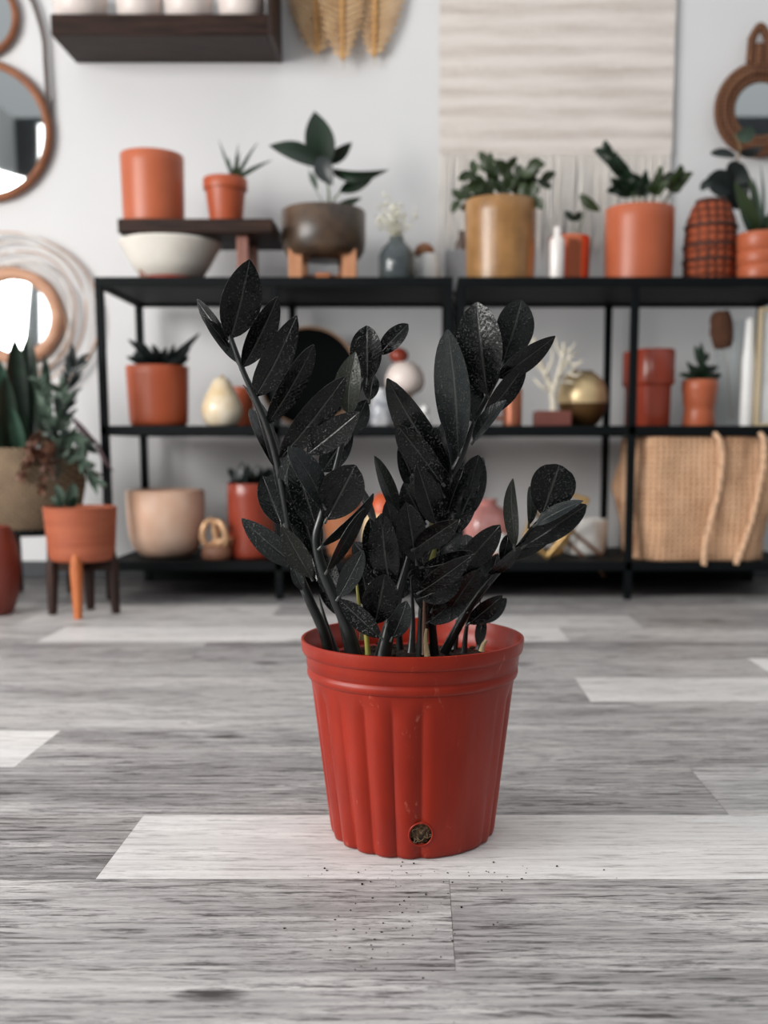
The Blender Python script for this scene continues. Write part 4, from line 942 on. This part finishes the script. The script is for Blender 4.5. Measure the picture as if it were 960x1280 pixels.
# ================================================================== wall pieces
# dark floating ledge with cream pots
def ledge():
    ya, yb = 3.15, WALLY - .002
    x0, x1 = P(63, 30, ya).x, P(334, 30, ya).x
    z1, z0 = P(200, 17, ya).z, P(200, 44, ya).z; cx = (x0 + x1) / 2
    t = thing('wall_shelf', (cx, yb, z0), 'dark brown wooden floating shelf high on the left of the wall', 'shelf')
    D = yb - ya
    obj('shelf_board', B(x0 - cx, x1 - cx, -D, 0, 0, z1 - z0), WALNUT, t, bevel=.003)
    obj('end_panel', B(x1 - cx, x1 - cx + .014, -D, 0, 0, z1 - z0 + .16), WALNUT_V, t, bevel=.002)
    return z1
ZLED = ledge()
labs = ('leftmost cream pot on the dark floating shelf', 'second cream pot from the left on the dark floating shelf', 'third cream pot from the left on the dark floating shelf', 'cream pot at the right end of the dark floating shelf')
for (a, b), lab in zip(((66, 134), (145, 203), (205, 266), (272, 331)), labs):
    xa, xb = P(a, 5, 3.24).x, P(b, 5, 3.24).x; r = (xb - xa) / 2
    o = obj('cream_pot', Lm([(0, 0), (r * .55, 0), (r * .75, .006), (r * .93, .03), (r, .07), (r * .98, .115), (r - .004, .12), (r - .01, .12), (r * .86, .06), (0, .04)], 48), M('pinkish_cream_glaze', (226, 214, 208), .4, var=.04), loc=((xa + xb) / 2, 3.24, ZLED))
    tag(o, lab, 'pot', 'cream pots on the wall shelf')
# three woven palm leaf fans
STRAW = M('woven_straw', (226, 192, 148), .8, c2=(190, 148, 102), vs=18)
RIBM = M('straw_rib', (206, 160, 100), .7, c2=(176, 128, 76), vs=30)
def fan(cxp, tipy, hwl, hwr, Y, label, lean):
    c = P(cxp, tipy, Y); k = Y / F
    t = thing('woven_fan', (c.x, Y, c.z), label, 'wall decoration', 'woven straw fans')
    bm = bmesh.new(); N = 25; Lh = 190 * k
    for sd, hw in ((-1, hwl), (1, hwr)):
        for i in range(N):                      # each strip runs from the rib out and upward, as on a palm leaf
            z0 = Lh * (i / N) ** 1.0 * .92
            pr = math.sin(min(1, (i + 1.2) / N * 2.5) * PI / 2) ** .6
            w = hw * k * pr
            a = Vector((lean * z0, -.006, z0)); b = Vector((lean * z0 + sd * w * .6, -.016, z0 + w * .24)); d = Vector((lean * z0 + sd * w, -.004, z0 + w * .46 + .004))
            tube(bm, smooth_path([a, b, d], 3), [.0042, .0054, .0055, .0055, .0054, .005, .0034], 6)
    obj('woven_blade', bm, STRAW, t)
    obj('blade_backing', tube(bmesh.new(), [(lean * Lh * i / 8, .004, Lh * (.03 + .97 * i / 8)) for i in range(9)], [.006] * 9, 4), STRAW, t)
    obj('rib', tube(bmesh.new(), [(0, -.014, -.012), (lean * Lh * .5, -.016, Lh * .5), (lean * Lh, -.014, Lh)], [.007, .0085, .006], 10), RIBM, t)
    obj('hanging_tassel', tube(bmesh.new(), [(0, -.01, -.004), (.002, -.008, -.035)], [.003, .002], 6), M('pale_string', (200, 190, 176), .9), t)
fan(397, 64, 36, 34, 3.352, 'leftmost of three woven straw leaf fans on the wall', -.02)
fan(429, 72, 30, 26, 3.325, 'middle woven straw leaf fan overlapping its two neighbours', 0)
fan(468, 68, 24, 36, 3.352, 'rightmost of three woven straw leaf fans, nearest the wall hanging', .03)
# woven wall hanging
def tapestry():
    Y = WALLY - .012
    x0, x1 = P(549, 120, Y).x, P(841, 120, Y).x; zt = P(700, -140, Y).z; zb = P(700, 194, Y).z; cx = (x0 + x1) / 2
    t = thing('wall_hanging', (cx, Y, zb), 'large cream woven wall hanging with a fringe, above the right unit', 'wall hanging')
    m = bpy.data.materials.new('cream_weaving'); m.use_nodes = True; nt = m.node_tree; b = nt.nodes['Principled BSDF']; L = nt.links.new
    b.inputs['Roughness'].default_value = .95; b.inputs['Specular IOR Level'].default_value = .1
    tc = nd(nt, 'ShaderNodeTexCoord'); mp = nd(nt, 'ShaderNodeMapping'); mp.inputs['Scale'].default_value = (2.5, 1, 30); L(tc.outputs['Object'], mp.inputs['Vector'])
    n1 = nd(nt, 'ShaderNodeTexNoise', Scale=1.0, Detail=5.0, Roughness=.7); L(mp.outputs[0], n1.inputs['Vector'])
    w = nd(nt, 'ShaderNodeTexWave', Scale=5.2, Distortion=.9); w.bands_direction = 'Z'; w.inputs['Detail Scale'].default_value = .6; L(tc.outputs['Object'], w.inputs['Vector'])
    w2 = nd(nt, 'ShaderNodeTexWave', Scale=46.0, Distortion=2.0); w2.bands_direction = 'Z'; L(tc.outputs['Object'], w2.inputs['Vector'])
    n3 = nd(nt, 'ShaderNodeTexNoise', Scale=140.0, Detail=2.0); L(tc.outputs['Object'], n3.inputs['Vector'])
    s = nd(nt, 'ShaderNodeMath', operation='MULTIPLY_ADD'); L(w.outputs['Fac'], s.inputs[0]); s.inputs[1].default_value = .24; L(n1.outputs['Fac'], s.inputs[2])
    s2 = nd(nt, 'ShaderNodeMath', operation='MULTIPLY_ADD'); L(w2.outputs['Fac'], s2.inputs[0]); s2.inputs[1].default_value = .16; L(s.outputs[0], s2.inputs[2])
    s3 = nd(nt, 'ShaderNodeMath', operation='MULTIPLY_ADD'); L(n3.outputs['Fac'], s3.inputs[0]); s3.inputs[1].default_value = .3; L(s2.outputs[0], s3.inputs[2])
    cr = nd(nt, 'ShaderNodeValToRGB'); cr.color_ramp.elements[0].position = .5; cr.color_ramp.elements[0].color = lin((188, 176, 168)); cr.color_ramp.elements[1].position = 1.02; cr.color_ramp.elements[1].color = lin((230, 222, 216))
    L(s3.outputs[0], cr.inputs['Fac']); L(cr.outputs['Color'], b.inputs['Base Color'])
    bp = nd(nt, 'ShaderNodeBump', Strength=.35, Distance=.003); L(s3.outputs[0], bp.inputs['Height']); L(bp.outputs['Normal'], b.inputs['Normal'])
    bm = bmesh.new(); nx, nz = 30, 50; H = zt - zb; W = x1 - x0
    def sheet(dy):
        return [[bm.verts.new((-W / 2 + W * i / nx + .0012 * math.sin(j * .5), dy - .004 - .0015 * math.sin(j * .5) * math.sin(i * .35), H * j / nz)) for i in range(nx + 1)] for j in range(nz + 1)]
    a, c = sheet(-.004), sheet(.004)
    for g, fl in ((a, 0), (c, 1)):
        for j in range(nz):
            for i in range(nx):
                q = [g[j][i], g[j][i + 1], g[j + 1][i + 1], g[j + 1][i]]; bm.faces.new(q[::-1] if fl else q)
    for j in range(nz): bm.faces.new((a[j][0], a[j + 1][0], c[j + 1][0], c[j][0])); bm.faces.new((a[j][nx], c[j][nx], c[j + 1][nx], a[j + 1][nx]))
    for i in range(nx): bm.faces.new((a[0][i], c[0][i], c[0][i + 1], a[0][i + 1])); bm.faces.new((a[nz][i], a[nz][i + 1], c[nz][i + 1], c[nz][i]))
    obj('woven_panel', bm, m, t)
    bm = bmesh.new(); r = random.Random(12); n = 96
    for i in range(n):
        x = -W / 2 + W * (i + .5) / n; ln = r.uniform(.27, .33)
        tube(bm, smooth_path([(x, -.006, .01), (x + r.gauss(0, .004), -.006 + r.uniform(-.006, .002), -ln * .5), (x + r.gauss(0, .008), -.006, -ln)], 4), [.0028] * 8 + [.0016], 5)
    f = obj('fringe', bm, M('cream_cotton_fringe', (240, 234, 227), .95, var=.03), t); f['kind'] = 'stuff'
tapestry()

def mirror_mat():
    return M('silvered_glass', (225, 230, 230), .02, metal=1.0, var=0)
def ring(bm, R, r, n=72, ry=None, c=(0, 0, 0)):
    """torus in the wall plane (xz)"""
    return tube(bm, [(c[0] + R * math.cos(i / n * 2 * PI), c[1], c[2] + R * math.sin(i / n * 2 * PI)) for i in range(n)], r, 10, close=True)
def disc_xz(R, y0, y1, n=72):
    bm = Lm([(0, y0), (R, y0), (R, y1), (0, y1)], n); bmesh.ops.transform(bm, matrix=Matrix.Rotation(PI / 2, 4, 'X'), verts=bm.verts); return bm
RIM = wood('bronze_brown_rim', (150, 96, 66), (112, 68, 46), axis=0, s=2)
def round_mirror(cx, cy, rpx, rim, label, Y=WALLY - .02, mat=None):
    c = P(cx, cy, Y); R = rpx * Y / F
    t = thing('round_mirror', c, label, 'mirror', 'mirrors on the wall')
    obj('mirror_rim', ring(bmesh.new(), R - rim, rim), mat or RIM, t)
    obj('mirror_glass', disc_xz(R - rim, -.004, .004), mirror_mat(), t)
    return t, R
round_mirror(-26, 20, 47, .011, 'brown rimmed round mirror cut by the top left corner of the view')
t, R = round_mirror(-20, 164, 82, .013, 'brown rimmed round mirror below the corner mirror, hung in a dark hoop')
w = smooth_path([L_(t, 62, 165, .002), L_(t, 60, 125, .0), L_(t, 57, 80), L_(t, 55, 50), L_(t, 48, 22), L_(t, 38, -4), L_(t, 18, -34), L_(t, -20, -46), L_(t, -58, -34), L_(t, -80, -4), L_(t, -90, 22), L_(t, -97, 80), L_(t, -102, 165)], 6)
obj('hanging_hoop', tube(bmesh.new(), w, .007, 8), M('dark_bronze_strap', (84, 68, 62), .5), t)
# mirror in a wreath of thin twigs
t, R = round_mirror(20, 396, 58, .020, 'tan rimmed round mirror inside a wide wreath of pale thin twigs', Y=WALLY - .03, mat=wood('tan_wood_rim', (206, 160, 132), (182, 132, 104), axis=0, s=2))
rr = random.Random(15)
for i in range(10):
    Rr = R * rr.uniform(1.08, 1.74); ox, oz = rr.uniform(-.25, .25) * (1.74 * R - Rr), rr.uniform(-.3, .3) * (1.74 * R - Rr); ph = rr.uniform(0, 6)
    pts = [(ox + Rr * (1 + .025 * math.sin(2 * a + ph)) * math.cos(a), .012 * math.sin(a * 2 + ph), oz + Rr * (1 + .02 * math.sin(3 * a + ph)) * math.sin(a)) for a in [j / 80 * 2 * PI for j in range(80)]]
    obj('twig_ring', tube(bmesh.new(), pts, rr.uniform(.0018, .0034), 6, close=True), M('pale_twig' if i % 3 else 'tan_twig', (234, 229, 224) if i % 3 else (196, 158, 132), .8), t)
# rattan hand-mirror shape at the right
t = None
YM = WALLY - .035
c = P(950, 137, YM); R = 57 * YM / F
t = thing('rattan_mirror', c, 'brown rope wrapped round mirror with a looped handle on top, right edge of view', 'mirror', 'mirrors on the wall')
ROPE = weave('brown_rope_wrap', (134, 94, 70), (66, 42, 30), 26, 26, .8, .8)
bm = bmesh.new()
for k in range(3): ring(bm, R - .018 - .022 * k * .9, .0125, c=(0, -.006 * (1 - abs(k - 1)), 0))
obj('rope_rim', bm, ROPE, t)
obj('mirror_glass', disc_xz(R - .062, -.003, .003), mirror_mat(), t)
zt = P(946, 34, YM).z - c.z; xh = -.01
w = smooth_path([(xh - .026, 0, R - .01), (xh - .024, -.004, R + .05), (xh - .022, -.004, zt - .03), (xh, -.004, zt), (xh + .022, -.004, zt - .03), (xh + .024, -.004, R + .05), (xh + .026, 0, R - .01)], 6)
bm = tube(bmesh.new(), w, .013, 10)
tube(bm, [(xh, 0, R - .02), (xh, -.004, zt - .05)], .016, 10)
obj('handle', bm, ROPE, t)

# ================================================================== floor plants at the left
YK = 2.97
cx, r, _ = dims(-34, 103, 560, YK, 0)
ztop = P(30, 560, YK).z; zbot = P(30, 668, YK).z
t = thing('potted_plant', (cx, YK, 0), 'tall snake plant in a large woven basket on a black stand, left edge', 'potted plant')
BASK = weave('grey_tan_basket', (150, 128, 104), (66, 56, 47), 24, 27, .9, .9, ang=.78)
hb = ztop - zbot
obj('woven_basket', Lm([(0, zbot), (r * .55, zbot), (r * .68, zbot + hb * .06), (r * .9, zbot + hb * .3), (r, zbot + hb * .6), (r * .97, ztop - .006), (r * .95, ztop), (r * .91, ztop), (r * .9, ztop - .05), (0, ztop - .05)], 72), BASK, t)
obj('soil', soil_disc(r * .89, ztop - .04), SOIL, t)
st = obj('stand_ring', tube(bmesh.new(), [(r * .72 * math.cos(i / 40 * 2 * PI), r * .72 * math.sin(i / 40 * 2 * PI), zbot + .012) for i in range(40)], .008, 8, close=True), BLACK, t)
for a in (.75, 2.3, 3.93, 5.5):
    obj('stand_leg', tube(bmesh.new(), [(r * .74 * math.cos(a), r * .74 * math.sin(a), zbot + .03), (r * .70 * math.cos(a), r * .70 * math.sin(a), 0.0)], .011, 8), BLACK, t)
SNAKE = M('snake_leaf', (24, 46, 30), .35, c2=(10, 24, 17), vs=26, stretch=(1, 1, 5))
SNAKE_E = M('snake_leaf_edge', (66, 100, 80), .4, c2=(36, 64, 52), vs=26)
for a in ((18, 562, 18, 424, 30, SNAKE, -.02, -.02, .3), (40, 562, 36, 420, 30, SNAKE, .0, .02, -.3), (4, 562, -2, 450, 26, SNAKE_E, -.04, -.06, .4), (52, 562, 56, 446, 20, SNAKE_E, .03, .05, .6), (-12, 562, -22, 430, 28, SNAKE, .02, .02, .2), (24, 562, 14, 510, 16, SNAKE_E, -.07, -.09, .3), (30, 562, 30, 440, 26, SNAKE, .06, .08, .2), (12, 562, 6, 470, 22, SNAKE, -.06, -.07, .3)):
    bleaf(t, *a, bend=.0, fold=.5, p=.22, q=.5, th=.004)
# the feathery trailing plant between basket and shelf
YT = 2.80
t2 = thing('trailing_plant', (P(75, 600, YT).x, YT, P(75, 602, YT).z), 'feathery grey green and russet foliage trailing over the woven basket', 'plant')
RUSS = M('russet_leaf', (104, 66, 46), .6, c2=(70, 44, 36), vs=20)
PLUM = M('plum_leaf', (62, 40, 46), .5)
fronds = (((66, 600), (72, 540), (84, 490), (96, 452), GREEN_K, 26), ((66, 600), (62, 540), (56, 500), (50, 480), GREEN_G, 16), ((68, 598), (76, 540), (80, 510), (74, 486), GREEN_G, 20), ((70, 600), (90, 570), (104, 578), (120, 602), GREEN_G, 16),
          ((68, 600), (52, 568), (38, 572), (26, 596), RUSS, 10), ((68, 600), (58, 560), (48, 545), (36, 560), RUSS, 10), ((70, 600), (80, 560), (92, 548), (106, 560), GREEN_G, 18), ((68, 600), (66, 570), (62, 556), (52, 612), RUSS, 9))
for p0, p1, p2, p3, m_, ln in fronds:
    bs_ = bstem(t2, [p0 + (.0,), p1 + (rr.uniform(-.04, .04),), p2 + (rr.uniform(-.05, .05),), p3 + (rr.uniform(-.05, .05),)], .0026, m_)
    wp = smooth_path([Vector((q[0], q[1], 0)) for q in (p0, p1, p2, p3)], 6); bm = bmesh.new()
    for i in range(4, len(wp)):
        d = (wp[min(i + 1, len(wp) - 1)] - wp[i - 1]).normalized()
        for sd in (-1, 1):
            a = math.atan2(d.y, d.x) + sd * rr.uniform(.4, .8); l2 = ln * rr.uniform(.7, 1.1)
            b = L_(t2, wp[i].x, wp[i].y); tp = L_(t2, wp[i].x + l2 * math.cos(a), wp[i].y + l2 * math.sin(a), rr.uniform(-.05, .05))
            leaf(bm, b, tp, .013, face_cam(b + t2.location, tp + t2.location, rr.uniform(-.8, .8)), .05, .2, n=5, th=.001)
    obj('frond', bm, m_, bs_)
for a in ((90, 520, 128, 560, 9, PLUM), (120, 552, 142, 590, 7, PLUM)): bleaf(t2, *a, roll=.6)
bstem(t2, [(70, 600), (80, 550), (95, 526), (122, 556)], .002, PLUM)
# terracotta planter on walnut legs
YQ = 2.62
cx, r, _ = dims(55, 145, 633, YQ, 0); zt_ = P(100, 633, YQ).z; zb_ = P(100, 700, YQ).z; hh = zt_ - zb_
t = thing('standing_planter', (cx, YQ, 0), 'terracotta planter on slim walnut legs in front of the woven basket', 'planter')
obj('pot', Lm([(0, zb_), (r * .8, zb_), (r * .86, zb_ + .006), (r * .9, zb_ + .02), (r * .985, zt_ - .006), (r, zt_ - .002), (r - .003, zt_), (r - .009, zt_), (r - .011, zt_ - .03), (0, zt_ - .03)], 72), M('brushed_terracotta', (168, 90, 60), .6, c2=(150, 74, 48), vs=6, stretch=(1, 1, 12)), t)
obj('soil', soil_disc(r - .013, zt_ - .022), SOIL, t)
bm = bmesh.new(); box(bm, -r * .82, r * .82, -.012, .012, zb_ - .026, zb_); box(bm, -.012, .012, -r * .82, r * .82, zb_ - .026, zb_)
obj('stand_brace', bm, WALNUT, t, bevel=.002)
for (dx, dy), m_ in zip(((-.86, -.1), (.1, -.86), (.86, .1), (-.1, .86)), (WALNUT_V, OAK_V, WALNUT_V, WALNUT_V)):
    obj('leg', tube(bmesh.new(), [(dx * r * .9, dy * r * .9, zb_ + .022), (dx * r * .95, dy * r * .95, zb_ - .02), (dx * r * 1.0, dy * r * 1.0, 0)], [.012, .0155, .0105], 10), m_, t)
for a in ((78, 634, 70, 606, 12, GREEN_G), (84, 634, 92, 604, 16, GREEN_G), (76, 634, 64, 622, 9, GREEN_G), (88, 634, 96, 620, 9, GREEN)): bleaf(t, *a, th=.003, p=.5, q=.6, fold=.4)
# round red pot cut by the left edge
YR = 2.62
cx, r, _ = dims(-50, 24, 700, YR, 0); zt_ = P(0, 658, YR).z
o = obj('flower_pot', Lm([(0, 0), (r * .6, 0), (r * .72, .01), (r * .92, zt_ * .25), (r, zt_ * .52), (r * .94, zt_ * .78), (r * .74, zt_ * .97), (r * .7, zt_), (r * .62, zt_), (r * .66, zt_ * .9), (0, zt_ * .7)], 64), M('brick_red_glaze', (120, 48, 34), .35, c2=(120, 54, 42), vs=6), loc=(cx, YR, 0))
tag(o, 'rounded brick red pot on the floor, cut by the left edge', 'pot')
